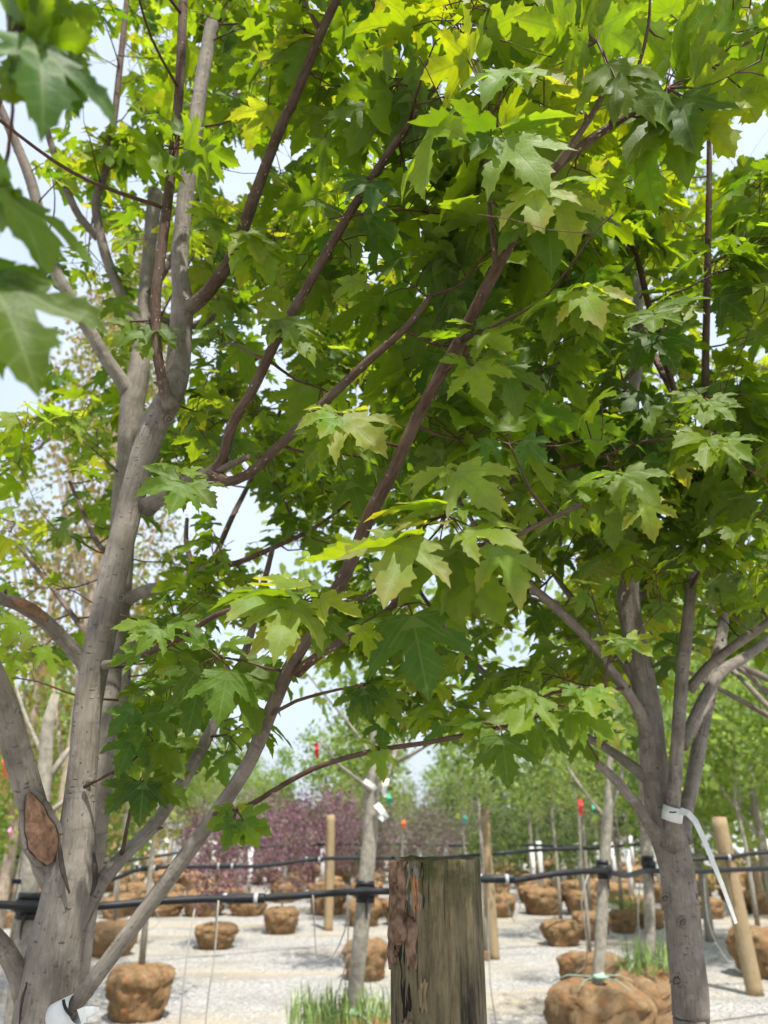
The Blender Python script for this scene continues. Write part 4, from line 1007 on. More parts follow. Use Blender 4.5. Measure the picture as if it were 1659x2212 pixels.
A.limb([(200, 1462, YA, 34), (172, 1420, YA - .01, 33), (140, 1385, YA - .03, 32), (90, 1336, YA - .08, 31), (40, 1305, YA - .14, 30), (-20, 1282, YA - .25, 28), (-90, 1200, YA - .42, 26), (-140, 1000, YA - .6, 22), (-130, 760, YA - .76, 17), (-80, 480, YA - .86, 14), (10, 180, YA - .93, 12)], age=[1, 1, .95, .9, .9, .85, .7, .4, .2, 0, 0], keep=14)
L3 = [(105, 2235, YA - .02, 40), (140, 2195, YA - .05, 37), (185, 2140, YA - .07, 35), (300, 1985, YA - .1, 33), (420, 1822, YA - .13, 33), (530, 1662, YA - .17, 32), (585, 1535, YA - .2, 31), (622, 1450, YA - .23, 31), (675, 1360, YA - .25, 29), (745, 1242, YA - .29, 29), (800, 1112, YA - .33, 29), (850, 1015, YA - .36, 28), (905, 895, YA - .40, 28), (952, 808, YA - .43, 27), (990, 740, YA - .46, 26), (1072, 581, YA - .52, 26), (1140, 455, YA - .57, 23), (1205, 357, YA - .60, 21), (1318, 273, YA - .62, 17), (1439, 199, YA - .62, 13), (1524, 138, YA - .60, 10), (1640, 80, YA - .57, 6)]
A.limb(L3, age=[1, 1, 1, 1, .95, .8, .5, .25, .15, .1, .08, .05] + [0.0] * 10, keep=10)
A.limb([(640, 1452, YA - .23, 22), (690, 1414, YA - .26, 20), (767, 1366, YA - .3, 18), (850, 1308, YA - .36, 16), (880, 1230, YA - .42, 14), (960, 1195, YA - .44, 13), (1085, 1168, YA - .45, 12), (1160, 1135, YA - .45, 11), (1255, 1090, YA - .45, 9)], age=0.05)
A.limb([(148, 2040, YA, 30), (172, 1995, YA, 38), (196, 1945, YA + .01, 38), (218, 1905, YA + .03, 34), (270, 1845, YA + .06, 30), (330, 1785, YA + .1, 29), (400, 1680, YA + .15, 28), (458, 1573, YA + .2, 24), (520, 1440, YA + .25, 19), (560, 1300, YA + .28, 15), (590, 1180, YA + .3, 10)], age=[1] * 8 + [.5, .3, .1], keep=8)
A.limb([(318, 1095, YA, 34), (360, 1068, YA - .05, 32), (410, 1040, YA - .12, 30), (462, 1020, YA - .2, 32), (480, 996, YA - .22, 24), (502, 916, YA - .25, 23), (548, 838, YA - .28, 22), (606, 716, YA - .32, 22), (640, 660, YA - .34, 21), (704, 549, YA - .38, 20), (765, 445, YA - .41, 20), (847, 320, YA - .44, 17), (934, 196, YA - .46, 13), (985, 110, YA - .47, 9)], age=[1, .9, .7, .4] + [.05] * 10, keep=6)
A.limb([(462, 1026, YA - .2, 26), (490, 1040, YA - .22, 22), (538, 1024, YA - .24, 21), (604, 962, YA - .27, 21), (658, 912, YA - .3, 21), (720, 850, YA - .33, 20), (800, 776, YA - .36, 18), (872, 712, YA - .39, 15), (930, 640, YA - .4, 11)], age=0.08, keep=4)
A.limb([(396, 670, YA, 34), (420, 658, YA - .02, 32), (446, 634, YA - .04, 30), (478, 592, YA - .07, 28), (506, 545, YA - .1, 27), (548, 429, YA - .16, 25), (600, 290, YA - .22, 23), (640, 204, YA - .27, 22), (694, 69, YA - .33, 20), (722, 10, YA - .36, 19), (760, -90, YA - .4, 15)], age=[.9, .5, .15, .1] + [.05] * 7, keep=8)
A.limb([(370, 880, YA - .03, 32), (357, 850, YA - .05, 25), (346, 800, YA - .07, 23), (338, 740, YA - .08, 22), (337, 640, YA - .09, 22), (348, 549, YA - .1, 22), (364, 420, YA - .11, 21), (376, 320, YA - .12, 21), (389, 164, YA - .14, 20), (396, 0, YA - .16, 19), (402, -120, YA - .17, 16)], age=[.7, .3] + [.08] * 9, keep=14)
A.limb([(455, 1764, YA - .14, 13), (500, 1748, YA - .2, 12), (545, 1736, YA - .24, 11.5), (610, 1696, YA - .28, 11.5), (694, 1654, YA - .32, 11.5), (811, 1621, YA - .36, 11), (912, 1606, YA - .38, 10.5), (1003, 1588, YA - .40, 10), (1120, 1562, YA - .42, 9), (1200, 1530, YA - .43, 6)], age=0.0, sides=9)
A.limb([(582, 1545, YA - .2, 10), (606, 1532, YA - .22, 8), (640, 1514, YA - .24, 7.5), (727, 1490, YA - .27, 6.5), (790, 1480, YA - .3, 4)], age=0.0, sides=8)
A.limb([(220, 1438, YA, 20), (240, 1434, YA - .04, 18), (290, 1420, YA - .1, 14), (350, 1398, YA - .16, 13), (393, 1377, YA - .2, 13), (451, 1337, YA - .25, 12), (495, 1319, YA - .29, 12), (567, 1308, YA - .33, 11), (640, 1306, YA - .36, 10), (712, 1304, YA - .38, 9), (790, 1286, YA - .40, 8), (880, 1215, YA - .43, 6), (960, 1130, YA - .45, 4)], age=[1, .6, .2, .1] + [0.0] * 9, sides=10)
A.limb([(75, 2170, YA, 60), (40, 2105, YA - .02, 44), (10, 2050, YA - .05, 40), (-60, 1960, YA - .1, 36), (-200, 1700, YA - .2, 26)], age=1.0)
# stub knots and short side shoots
A.limb([(474, 1016, YA - .21, 16), (502, 1002, YA - .23, 14), (538, 986, YA - .26, 12)], age=.4, cut=True, sides=9)
A.limb([(182, 1700, YA - .03, 7), (240, 1670, YA - .05, 6), (290, 1640, YA - .05, 5), (330, 1600, YA - .06, 4)], age=0, sides=7)
A.limb([(262, 1850, YA + .05, 8), (280, 1760, YA, 7), (300, 1700, YA + .01, 8), (340, 1650, YA + .02, 5)], age=0, sides=7)
A.limb([(694, 69, YA - .33, 12), (670, 30, YA - .35, 8), (655, -10, YA - .36, 6)], age=0, sides=7)
A.limb([(1072, 581, YA - .52, 12), (1055, 420, YA - .6, 9), (1046, 300, YA - .63, 8), (1048, 240, YA - .64, 6)], age=0, sides=8)
A.limb([(1205, 357, YA - .6, 16), (1290, 230, YA - .66, 13), (1320, 160, YA - .68, 12)], age=0.3, sides=9, cut=True)
A.limb([(1318, 273, YA - .62, 12), (1370, 170, YA - .68, 9), (1400, 60, YA - .72, 7), (1405, -60, YA - .75, 5)], age=0, sides=8)
A.limb([(1140, 455, YA - .57, 12), (1090, 470, YA - .6, 9), (1060, 430, YA - .62, 7), (1052, 330, YA - .63, 5)], age=0, sides=7)
# healing wound on the low left limb
def wound():
    m = MB(); c0, c1 = P(108, 1866, YA - .045), P(62, 1712, YA - .058); ax = (c1 - c0); n = 24; u = ax.normalized(); toc = (CAM - c0).normalized(); sd_ = u.cross(toc).normalized(); nn = sd_.cross(u).normalized()
    k = depth(75, 1780, YA) / F; prof = [(0, 7), (.12, 19), (.3, 29), (.45, 28), (.6, 23), (.8, 16), (.93, 9), (1, 3)]
    def wd(t):
        for (ta, wa), (tb, wb) in zip(prof[:-1], prof[1:]):
            if ta <= t <= tb: return (wa + (wb - wa) * (t - ta) / (tb - ta)) * k
        return 3 * k
    for i in range(n + 1):
        t = i / n
        for j in range(13):
            s = j / 12 * 2 - 1; wob = 1 + 0.12 * noise.noise(Vector((t * 6, s > 0, 2)))
            z = -0.005 * (1 - s * s) + 0.006 * noise.noise(Vector((s * 3.5, t * 2.5, 1))) + 0.0045 * noise.noise(Vector((s * 9 + t, t * 2.2, 3)))
            m.v.append(c0 + ax * t + sd_ * s * wd(t) * wob + nn * (0.011 + z - 0.02 * s * s)); m.bk.append((0, 0, 0)); m.age.append(0)
    for i in range(n):
        for j in range(12): m.f.append((i * 13 + j, i * 13 + j + 1, i * 13 + j + 14, i * 13 + j + 13))
    m.build('healing_wound', M['wound'], A.root)
    for s in (-1, 1):
        lip = MB(); pts = [c0 + ax * (i / n) + sd_ * s * wd(i / n) * (1 + 0.12 * noise.noise(Vector((i / n * 6, s > 0, 2)))) * 1.03 + nn * (-0.0125) for i in range(0, n + 1, 2)]
        lip.tube(pts, [0.0016 + 0.0014 * abs(noise.noise(p * 90)) for p in pts], 7, wob=0.5, seed=3, sub=0.01); lip.build('wound_edge', M['lip'], A.root)
        lip = MB(); pts = [p + sd_ * s * 0.0045 - nn * 0.003 for p in pts]
        lip.tube(pts, [0.003] + [0.0055 + 0.002 * noise.noise(p * 60) for p in pts[1:-1]] + [0.003], 9, age=1.0, wob=0.35, seed=5, sub=0.008); lip.build('callus_lip', M['bark'], A.root)
wound()

def creases():
    for pts, w_ in (([(150, 1930, YA - .05), (136, 1880, YA - .052), (131, 1845, YA - .05), (128, 1815, YA - .045)], 5), ([(196, 1935, YA - .035), (206, 1905, YA - .03), (206, 1875, YA - .025), (202, 1840, YA - .02)], 5),
                    ([(60, 2120, YA - .04), (48, 2160, YA - .05), (42, 2215, YA - .05)], 3), ([(112, 2200, YA - .072), (126, 2176, YA - .074), (142, 2160, YA - .072)], 3)):
        m = MB(); q = [P(*p) for p in pts]; m.tube(q, [0.4 * w_ * .0008] + [w_ * .0008 * 1.1] * (len(q) - 2) + [0.4 * w_ * .0008], 6, wob=.6, seed=w_, sub=.008); m.build('bark_crease', M['lip'], A.root)
    m = MB(); m.tube([P(14, 1292, YA - .19), P(45, 1303, YA - .165), P(80, 1322, YA - .12), P(102, 1340, YA - .09)], [.003, .0085, .0085, .003], 8, wob=.35, seed=4, sub=.01); m.build('healed_scar', M['wound'], A.root)
creases()

# ---- maple behind the left one ---------------------------------------------
YC = 2.3
Cm = Maple((P(262, 1050, YC).x - 0.02, YC, 0), 'second grey maple standing close behind the left maple', seed=23)
cb = P(200, 1800, YC); cr = 28 * depth(200, 1800, YC) / F
Cm.limb([(cb.x - .02, YC, -0.02, cr * 1.7), (cb.x - .015, YC, 0.5, cr * 1.35), (cb.x, YC, cb.z, cr * 1.1)], 'trunk', age=1.0, raw=True, sides=16)
Cm.limb([(200, 1800, YC, 60), (222, 1650, YC, 56), (236, 1500, YC, 55), (250, 1350, YC, 54), (258, 1250, YC, 54), (268, 1100, YC, 52), (278, 980, YC, 50), (287, 870, YC, 50), (300, 800, YC, 48), (308, 720, YC, 32), (316, 600, YC, 27), (330, 470, YC, 30), (335, 415, YC, 31)], 'trunk', age=1.0, sides=18, cut=True, keep=6)
Cm.limb([(284, 850, YC, 40), (262, 822, YC - .03, 30), (225, 768, YC - .07, 29), (182, 694, YC - .12, 28), (145, 632, YC - .16, 27), (105, 549, YC - .2, 25), (69, 400, YC - .26, 23), (30, 300, YC - .3, 20), (0, 232, YC - .33, 18), (-50, 120, YC - .36, 15)], age=[1] * 6 + [.7, .6, .5, .4], keep=4)
Cm.limb([(305, 740, YC, 30), (291, 690, YC - .02, 26), (272, 655, YC - .05, 25), (255, 621, YC - .08, 24), (225, 540, YC - .12, 22), (207, 440, YC - .15, 18), (229, 364, YC - .18, 15), (247, 255, YC - .2, 14), (269, 47, YC - .22, 12), (280, -60, YC - .24, 9)], age=[1, 1, 1, 1, .8, .5, .2, .1, .1, 0])
Cm.limb([(214, 512, YC - .12, 20), (190, 490, YC - .15, 17), (160, 447, YC - .18, 16), (124, 353, YC - .22, 15), (98, 273, YC - .25, 14), (47, 131, YC - .3, 12), (20, 30, YC - .32, 9)], age=[.8, .7, .6, .6, .5, .4, .3])
Cm.limb([(272, 1296, YC, 28), (305, 1280, YC - .02, 28), (340, 1270, YC - .05, 26), (375, 1261, YC - .08, 26), (437, 1232, YC - .14, 26), (470, 1218, YC - .17, 18), (509, 1217, YC - .2, 13), (604, 1177, YC - .28, 11), (680, 1140, YC - .33, 9), (760, 1080, YC - .38, 6)], age=[1, 1, 1, .9, .8, .4, .1, 0, 0, 0])
Cm.limb([(420, 1240, YC - .13, 17), (412, 1210, YC - .13, 13), (402, 1170, YC - .12, 11), (404, 1120, YC - .1, 8)], age=.4, sides=8)
Cm.limb([(450, 1228, YC - .15, 16), (470, 1190, YC - .13, 13), (500, 1120, YC - .1, 12), (545, 1030, YC - .05, 10), (600, 900, YC, 8), (660, 760, YC + .05, 6)], age=.3, sides=8)
Cm.limb([(316, 640, YC, 22), (370, 560, YC + .05, 15), (440, 400, YC + .1, 13), (500, 230, YC + .12, 11), (540, 60, YC + .15, 9)], age=.2, sides=9)
Cm.limb([(318, 690, YC, 22), (430, 700, YC + .1, 18), (520, 640, YC + .15, 16), (640, 570, YC + .22, 14), (780, 480, YC + .3, 11), (900, 380, YC + .35, 7)], age=.6, sides=9)
Cm.limb([(275, 1040, YC, 20), (330, 990, YC + .1, 14), (420, 900, YC + .18, 12), (560, 770, YC + .25, 10), (760, 640, YC + .3, 7)], age=.3, sides=8)
Cm.limb([(262, 1200, YC, 18), (215, 1180, YC + .05, 12), (185, 1120, YC + .1, 10), (150, 1040, YC + .15, 7)], age=.2, sides=8)
Cm.limb([(240, 1430, YC, 20), (180, 1360, YC + .1, 13), (120, 1280, YC + .2, 10), (40, 1180, YC + .3, 7)], age=.3, sides=8)
Cm.limb([(232, 1560, YC, 26), (270, 1500, YC - .05, 22), (275, 1430, YC - .08, 18), (300, 1330, YC - .1, 14)], age=.9, sides=9)

# ---- right maple ------------------------------------------------------------
YB = 2.1
B = Maple((P(1480, 2100, YB).x, YB, 0), 'right grey maple whose trunk forks beneath the white looped strap', seed=37)
bb = P(1492, 2200, YB); br_ = 38 * depth(1492, 2200, YB) / F
B.limb([(bb.x + .01, YB, -0.02, br_ * 1.5), (bb.x + .005, YB, 0.5, br_ * 1.12), (bb.x, YB, bb.z, br_)], 'trunk', age=1.0, raw=True, sides=18)
B.limb([(1492, 2200, YB, 76), (1490, 2140, YB, 77), (1481, 2050, YB, 74), (1474, 1980, YB, 76), (1468, 1925, YB, 73), (1462, 1880, YB, 71), (1450, 1830, YB, 74), (1436, 1785, YB, 78), (1422, 1720, YB, 60), (1412, 1640, YB, 58), (1402, 1540, YB, 54), (1380, 1420, YB, 50), (1358, 1310, YB, 48), (1356, 1200, YB, 44), (1354, 1110, YB, 40), (1348, 980, YB, 36), (1366, 860, YB, 30), (1376, 760, YB, 24), (1380, 560, YB, 18)], 'trunk', age=1.0, sides=22, knots=((2, .22), (3, .35), (4, .2)), keep=16)
B.limb([(1452, 1820, YB - .02, 48), (1451, 1785, YB - .045, 34), (1453, 1740, YB - .06, 31), (1458, 1680, YB - .07, 29), (1466, 1560, YB - .09, 28), (1475, 1440, YB - .1, 27), (1485, 1350, YB - .11, 26), (1492, 1270, YB - .13, 24), (1510, 1100, YB - .2, 20), (1522, 950, YB - .28, 17), (1524, 780, YB - .36, 16), (1528, 600, YB - .44, 15), (1532, 380, YB - .52, 12), (1530, 200, YB - .56, 8)], age=[1] * 7 + [.8, .5, .2, .1, .1, 0, 0], keep=10)
B.limb([(1466, 1810, YB + .01, 44), (1482, 1750, YB + .03, 31), (1496, 1690, YB + .05, 30), (1508, 1620, YB + .07, 30), (1524, 1540, YB + .09, 29), (1545, 1440, YB + .12, 27), (1556, 1390, YB + .14, 26), (1575, 1250, YB + .2, 20), (1600, 1080, YB + .28, 15), (1620, 880, YB + .35, 10)], age=1.0, keep=10)
B.limb([(1425, 1800, YB, 40), (1400, 1778, YB - .03, 27), (1380, 1745, YB - .05, 25), (1355, 1714, YB - .07, 22), (1320, 1675, YB - .09, 20), (1290, 1650, YB - .1, 18)], age=1.0, cut=True, keep=14)
B.limb([(1470, 1610, YB - .06, 26), (1490, 1570, YB - .04, 23), (1525, 1500, YB - .01, 23), (1562, 1448, YB + .02, 23), (1600, 1425, YB + .05, 22), (1660, 1380, YB + .1, 20), (1740, 1300, YB + .15, 15)], age=1.0, keep=5)
B.limb([(1488, 1490, YB - .08, 22), (1530, 1440, YB - .1, 20), (1562, 1413, YB - .12, 19), (1605, 1382, YB - .15, 19), (1660, 1342, YB - .2, 18), (1740, 1250, YB - .3, 14)], age=.7, keep=5)
B.limb([(1408, 1600, YB, 34), (1372, 1520, YB - .06, 24), (1315, 1442, YB - .12, 22), (1262, 1372, YB - .18, 21), (1200, 1312, YB - .24, 20), (1137, 1257, YB - .3, 17), (1060, 1180, YB - .38, 12), (990, 1080, YB - .44, 8)], age=[1, 1, 1, .9, .8, .6, .3, .1], keep=4)
B.limb([(1385, 1480, YB, 28), (1340, 1420, YB + .02, 19), (1300, 1364, YB + .03, 18), (1255, 1314, YB + .04, 16), (1222, 1275, YB + .05, 13), (1180, 1211, YB + .06, 11), (1140, 1120, YB + .08, 7)], age=.9)
B.limb([(1400, 1680, YB, 26), (1300, 1610, YB + .08, 18), (1200, 1560, YB + .12, 16), (1105, 1501, YB + .16, 15), (1007, 1417, YB + .2, 13), (955, 1340, YB + .22, 11), (923, 1301, YB + .24, 9), (860, 1200, YB + .28, 6)], age=[1, 1, .9, .8, .6, .4, .2, 0])
B.limb([(1350, 1165, YB, 26), (1326, 1150, YB - .02, 20), (1300, 1128, YB - .04, 19), (1278, 1106, YB - .06, 18), (1230, 1030, YB - .1, 14), (1150, 930, YB - .15, 10)], age=.8)
B.limb([(1358, 1170, YB, 22), (1386, 1150, YB + .02, 16), (1412, 1108, YB + .04, 14), (1450, 1000, YB + .1, 10)], age=.9)
B.limb([(1352, 1080, YB, 20), (1310, 960, YB - .04, 15), (1270, 880, YB - .1, 13), (1200, 760, YB - .2, 9)], age=.6)
B.limb([(1085, 1060, YB - .55, 10), (1134, 1010, YB - .55, 13), (1200, 950, YB - .52, 14), (1269, 893, YB - .5, 14), (1297, 868, YB - .5, 13), (1345, 826, YB - .45, 12), (1379, 790, YB - .4, 9), (1400, 755, YB - .4, 6)], age=.05, sides=9)
B.limb([(1354, 1100, YB, 22), (1345, 826, YB - .45, 12)], age=.3, sides=8)
B.limb([(1380, 700, YB, 18), (1455, 850, YB - .55, 13), (1430, 760, YB - .57, 13), (1404, 670, YB - .6, 13), (1380, 570, YB - .64, 12), (1350, 480, YB - .7, 10)], age=.05, sides=9)
B.limb([(1370, 1300, YB, 22), (1440, 1200, YB + .15, 16), (1500, 1060, YB + .25, 12), (1560, 900, YB + .3, 8)], age=.6, sides=9)
B.limb([(1360, 1260, YB, 20), (1290, 1160, YB + .15, 14), (1220, 1000, YB + .25, 11), (1120, 820, YB + .3, 8), (1040, 640, YB + .3, 6)], age=.5, sides=9)

def scar(T, x, y, Y, rp):
    r_ = rp * depth(x, y, Y) / F; p = P(x, y, Y); toc = (CAM - p).normalized(); e = toc.orthogonal().normalized(); f = toc.cross(e); m = MB()
    m.tube([p + (e * math.cos(a) * (1 + .15 * math.sin(a * 3 + x)) + f * math.sin(a) * .85) * r_ - toc * r_ * 0.25 for a in [k * 0.5236 for k in range(13)]], [r_ * 0.3] * 13, 6, age=1.0, wob=.5, seed=x % 7, sub=.004)
    m.blob(p - toc * r_ * .3, r_ * .62, x % 5, (1, 1, 1), .35, .6); m.build('branch_scar', M['bark'], T.root)
for a_ in ((1461, 2118, YB - .03, 12), (1512, 2120, YB - .025, 12), (1474, 1992, YB - .045, 10), (1496, 1936, YB - .03, 9), (1437, 1940, YB - .03, 9), (1420, 1660, YB - .035, 7)): scar(B, *a_)
for a_ in ((192, 1688, YA - .025, 6), (262, 1292, YA - .024, 7), (190, 1452, YA - .024, 8), (338, 1012, YA - .022, 6), (366, 905, YA - .024, 9)): scar(A, *a_)

# ---- maple behind the right one and one out of frame at left ----------------
YD = 3.3
D = Maple((2.05, YD, 0), 'third maple past the right edge, its leafy limbs reaching behind the forked maple', seed=41)
db = Vector((2.05, YD, 0))
D.limb([(db.x, YD, -0.02, .06), (db.x, YD, 0.6, .046), (db.x, YD, 1.7, .042), (db.x - .02, YD, 2.4, .034), (db.x - .03, YD, 3.2, .024), (db.x, YD, 4.0, .012)], 'trunk', age=1.0, raw=True, sides=14)
for i in range(12):
    a = i * 2.4; z = 1.9 + 0.14 * i; b = Vector((db.x, YD, z)); L = 1.0 - 0.035 * i; d_ = Vector((math.cos(a), math.sin(a), 0.8))
    D.limb([(b.x, b.y, b.z, .015), *[(b + d_ * L * t + Vector((0, 0, .2 * t * t)))[:] + (.015 * (1 - t * .75),) for t in (.3, .6, 1.0)]], age=.6, raw=True, sides=7)
for zz, xx, yy in ((2.0, 1.1, 3.1), (2.3, .6, 3.2), (2.7, .9, 3.5), (3.1, .5, 3.2), (2.5, 1.3, 3.7)):
    D.limb([(db.x, YD, zz - .35, .018), (db.x * .6 + xx * .4, (YD + yy) / 2, zz - .05, .014), (xx, yy, zz + .25, .006)], age=.6, raw=True, sides=7)
D.limb([(1659, 1500, YD, 12), (1620, 1460, YD, 12), (1590, 1440, YD - .1, 11), (1570, 1415, YD - .1, 10)], age=.9, sides=8)
D.limb([(1585, 1450, YD - .1, 10), (1625, 1490, YD - .2, 12), (1680, 1550, YD - .3, 13)], age=.9, sides=8)
E = Maple((-2.35, 3.4, 0), 'fourth maple past the left edge, only its leafy side showing', seed=43)
E.limb([(-2.35, 3.4, -0.02, .06), (-2.35, 3.4, 0.6, .048), (-2.33, 3.4, 1.7, .042), (-2.3, 3.4, 2.6, .03), (-2.3, 3.4, 3.8, .012)], 'trunk', age=1.0, raw=True, sides=14)
for i in range(10):
    a = i * 2.4; z = 1.6 + 0.16 * i; b = Vector((-2.34, 3.4, z)); L = 0.9 - 0.03 * i; d_ = Vector((math.cos(a), math.sin(a), 0.7))
    E.limb([(b.x, b.y, b.z, .014), *[(b + d_ * L * t + Vector((0, 0, .2 * t * t)))[:] + (.014 * (1 - t * .75),) for t in (.3, .6, 1.0)]], age=.6, raw=True, sides=7)

# ------------------------------------------------------------------ leaves: clear places and sprays
GAPS = [(232, 175, 42, 95), (50, 620, 48, 150), (60, 290, 45, 60), (130, 730, 40, 70), (505, 1110, 48, 80), (610, 1222, 52, 40), (478, 1372, 42, 30), (700, 1565, 66, 70), (520, 365, 45, 50), (620, 330, 24, 40), (790, 270, 26, 26), (782, 860, 20, 24),
        (1625, 290, 44, 60), (1190, 1262, 20, 26), (1112, 1400, 30, 34), (930, 1300, 22, 22), (545, 1005, 20, 18), (1060, 1560, 40, 36), (100, 1470, 50, 24), (110, 1330, 40, 60), (20, 470, 26, 50), (110, 1010, 40, 60), (230, 560, 26, 40), (340, 330, 16, 22), (700, 1210, 20, 24), (560, 720, 18, 18), (620, 870, 16, 20), (1530, 1560, 120, 60), (1000, 1390, 26, 22), (1240, 1200, 18, 26), (455, 760, 18, 24), (400, 1130, 20, 30), (190, 1250, 30, 40)]
def in_gap(x, y, g=1.0):
    for gx, gy, rx, ry in GAPS:
        if ((x - gx) / (rx * g)) ** 2 + ((y - gy) / (ry * g)) ** 2 < 1: return True
    return False
KEEP = [k for T in (A, Cm) for k in T.keep] + [([p for p in pts if p[1] > 1265], m) for pts, m in B.keep] + [([p for p in pts if p[1] < 960], 4) for pts, m in B.keep]
def covers_limb(p, x, y, px):
    for pts, m in KEEP:
        for (x0, y0, Y0, w0), (x1, y1, Y1, w1) in zip(pts[:-1], pts[1:]):
            ax, ay = x1 - x0, y1 - y0; t = max(0, min(1, ((x - x0) * ax + (y - y0) * ay) / (ax * ax + ay * ay + 1e-6)))
            if p.y < Y0 + (Y1 - Y0) * t and math.hypot(x - x0 - ax * t, y - y0 - ay * t) < (w0 + (w1 - w0) * t) / 2 + m + px * 0.3: return True
    return False
LOWB = [(-200, 1500), (0, 1500), (190, 1540), (215, 1780), (330, 1790), (440, 1720), (560, 1660), (640, 1560), (800, 1600), (1000, 1620), (1130, 1660), (1400, 1640), (1450, 1500), (1560, 1440), (1900, 1430)]
def low_limit(x):
    for (xa, ya), (xb, yb) in zip(LOWB[:-1], LOWB[1:]):
        if xa <= x < xb: return ya + (yb - ya) * (x - xa) / (xb - xa)
    return 1450
SUNNY = [(962, 1112, .97, .16), (735, 905, 1.03, .12), (1245, 640, .86, .10), (1150, 415, .79, .09), (1090, 150, .77, .09), (1540, 930, 1.35, .09), (1345, 1030, 1.3, .08), (655, 1300, 1.02, .14), (1265, 1490, .95, .12), (480, 1420, 1.18, .07), (330, 1360, 1.25, .07), (510, 1770, 1.18, .08), (1350, 1400, 1.5, .06),
         (290, 840, 2.28, .05), (1352, 1240, 2.06, .06), (1345, 960, 2.06, .05), (1528, 1530, 2.18, .07), (1420, 690, 1.22, .07), (385, 1035, 1.2, .07), (480, 330, 1.3, .08), (170, 620, 2.1, .1), (330, 720, 1.38, .06)]
SUNNY = [(P(x, y, Y), r_) for x, y, Y, r_ in SUNNY]
def shades_target(c):
    for q, r_ in SUNNY:
        v = c - q; t = v.dot(sun_dir)
        if t > 0.07 and (v - sun_dir * t).length < r_ + 0.03: return True
    return False
HEROES = []
def hides_hero(c, x, y):
    for hx, hy, hY, hp in HEROES:
        if c.y < hY + 0.02 and abs(x - hx) < hp and abs(y - hy) < hp: return True
    return False
def over_ok(c, sz): return not shades_target(c)
def leaf_ok(c, sz):
    x, y, d = proj(c)
    if d < 0.3: return False
    px = sz * F / d
    if x < -300 or x > 1960: return True
    if y > low_limit(x) - px * 0.25: return False
    if in_gap(x, y, 1.0 + px * 0.3 / 60): return False
    if hides_hero(c, x, y): return False
    if shades_target(c): return False
    if covers_limb(c, x, y, px): return False
    return True

# sprays read off the photograph: node, then leaves (base, tip, depth change, facing)
A.hero((962, 1112, 0.97), [(880, 1160, 836, 1272, -.05, -.1, .7, 'young'), (985, 1024, 1112, 1088, 0, .03, .35, 'young'), (962, 1008, 888, 1052, 0, -.02, .3, 'young'), (985, 1015, 1070, 1080, -.03, -.06, .6, 'young'), (960, 1092, 808, 1084, -.02, -.02, .12, 'young'), (1000, 1098, 1075, 1112, -.02, -.06, .2, 'young'), (1000, 1150, 1116, 1152, -.05, -.1, .45, 'young'), (1070, 1180, 1142, 1284, 0, -.02, .3, 'young'), (905, 1150, 684, 1205, -.03, -.02, .25, 'mid'), (950, 1170, 1000, 1330, .02, .03, .6, 'mid'), (1010, 1190, 1075, 1330, .03, .05, .5, 'mid'), (870, 1180, 905, 1262, .04, .03, .6, 'mature'), (950, 1130, 870, 1120, .0, -.05, .3, 'young')])
A.hero((655, 1300, 1.02), [(640, 1302, 598, 1390, -.03, -.08, .6, 'young'), (668, 1284, 482, 1262, -.02, 0, .2, 'mid'), (690, 1292, 770, 1330, -.04, -.06, .5, 'young'), (600, 1290, 500, 1330, -.02, -.05, .5, 'young'), (700, 1330, 690, 1410, -.03, -.03, .8, 'mid'), (640, 1270, 560, 1245, 0, .03, .3, 'young'), (660, 1320, 540, 1380, -.01, -.02, .45, 'young')])
A.hero((880, 1305, 1.04), [(890, 1330, 922, 1484, -.02, -.03, .85, 'mature'), (850, 1330, 800, 1400, .04, .04, .7, 'mature'), (780, 1350, 812, 1420, 0, 0, .3, 'backlit_gold'), (930, 1310, 1010, 1360, .04, .03, .5, 'mature')])
A.hero((470, 1420, 1.18), [(492, 1450, 470, 1565, -.02, -.04, .9, 'mature'), (430, 1440, 370, 1520, .02, 0, .7, 'mature'), (520, 1430, 600, 1490, .02, .02, .6, 'mature'), (480, 1400, 560, 1370, 0, 0, .4, 'mid'), (440, 1400, 400, 1330, 0, 0, .3, 'mature'), (520, 1480, 560, 1590, .05, .04, .7, 'mature'), (430, 1480, 400, 1600, .05, .05, .75, 'mature')])
A.hero((345, 1370, 1.25), [(335, 1352, 232, 1345, -.02, -.04, .45, 'mid'), (345, 1358, 292, 1405, -.03, -.06, .6, 'mid'), (360, 1350, 440, 1360, 0, -.02, .5, 'mid'), (300, 1410, 230, 1440, 0, 0, .5, 'mid')])
A.hero((300, 1560, 1.32), [(290, 1530, 222, 1590, -.02, -.03, .6, 'mature'), (310, 1540, 380, 1610, -.01, -.02, .7, 'mature'), (290, 1590, 250, 1680, 0, -.02, .8, 'mature'), (340, 1600, 400, 1680, .02, 0, .75, 'mature'), (300, 1570, 240, 1530, .02, .02, .5, 'mid'), (345, 1540, 420, 1540, .03, .02, .6, 'mature')])
A.hero((300, 1690, 1.36), [(290, 1690, 222, 1760, -.01, -.02, .7, 'mature'), (310, 1690, 300, 1790, -.02, -.03, .85, 'mature'), (330, 1680, 410, 1740, 0, 0, .7, 'mature'), (270, 1680, 218, 1700, 0, 0, .5, 'mid'), (320, 1660, 350, 1590, .02, .02, .5, 'mature')])
A.hero((510, 1752, 1.18), [(505, 1765, 440, 1788, -.01, -.02, .7, 'mid'), (520, 1765, 588, 1796, -.01, -.03, .7, 'mid'), (508, 1770, 482, 1842, -.02, -.03, .85, 'mid'), (525, 1775, 560, 1835, -.02, -.04, .8, 'mid'), (500, 1750, 450, 1740, 0, 0, .4, 'mid'), (515, 1745, 560, 1740, 0, .01, .4, 'young')])
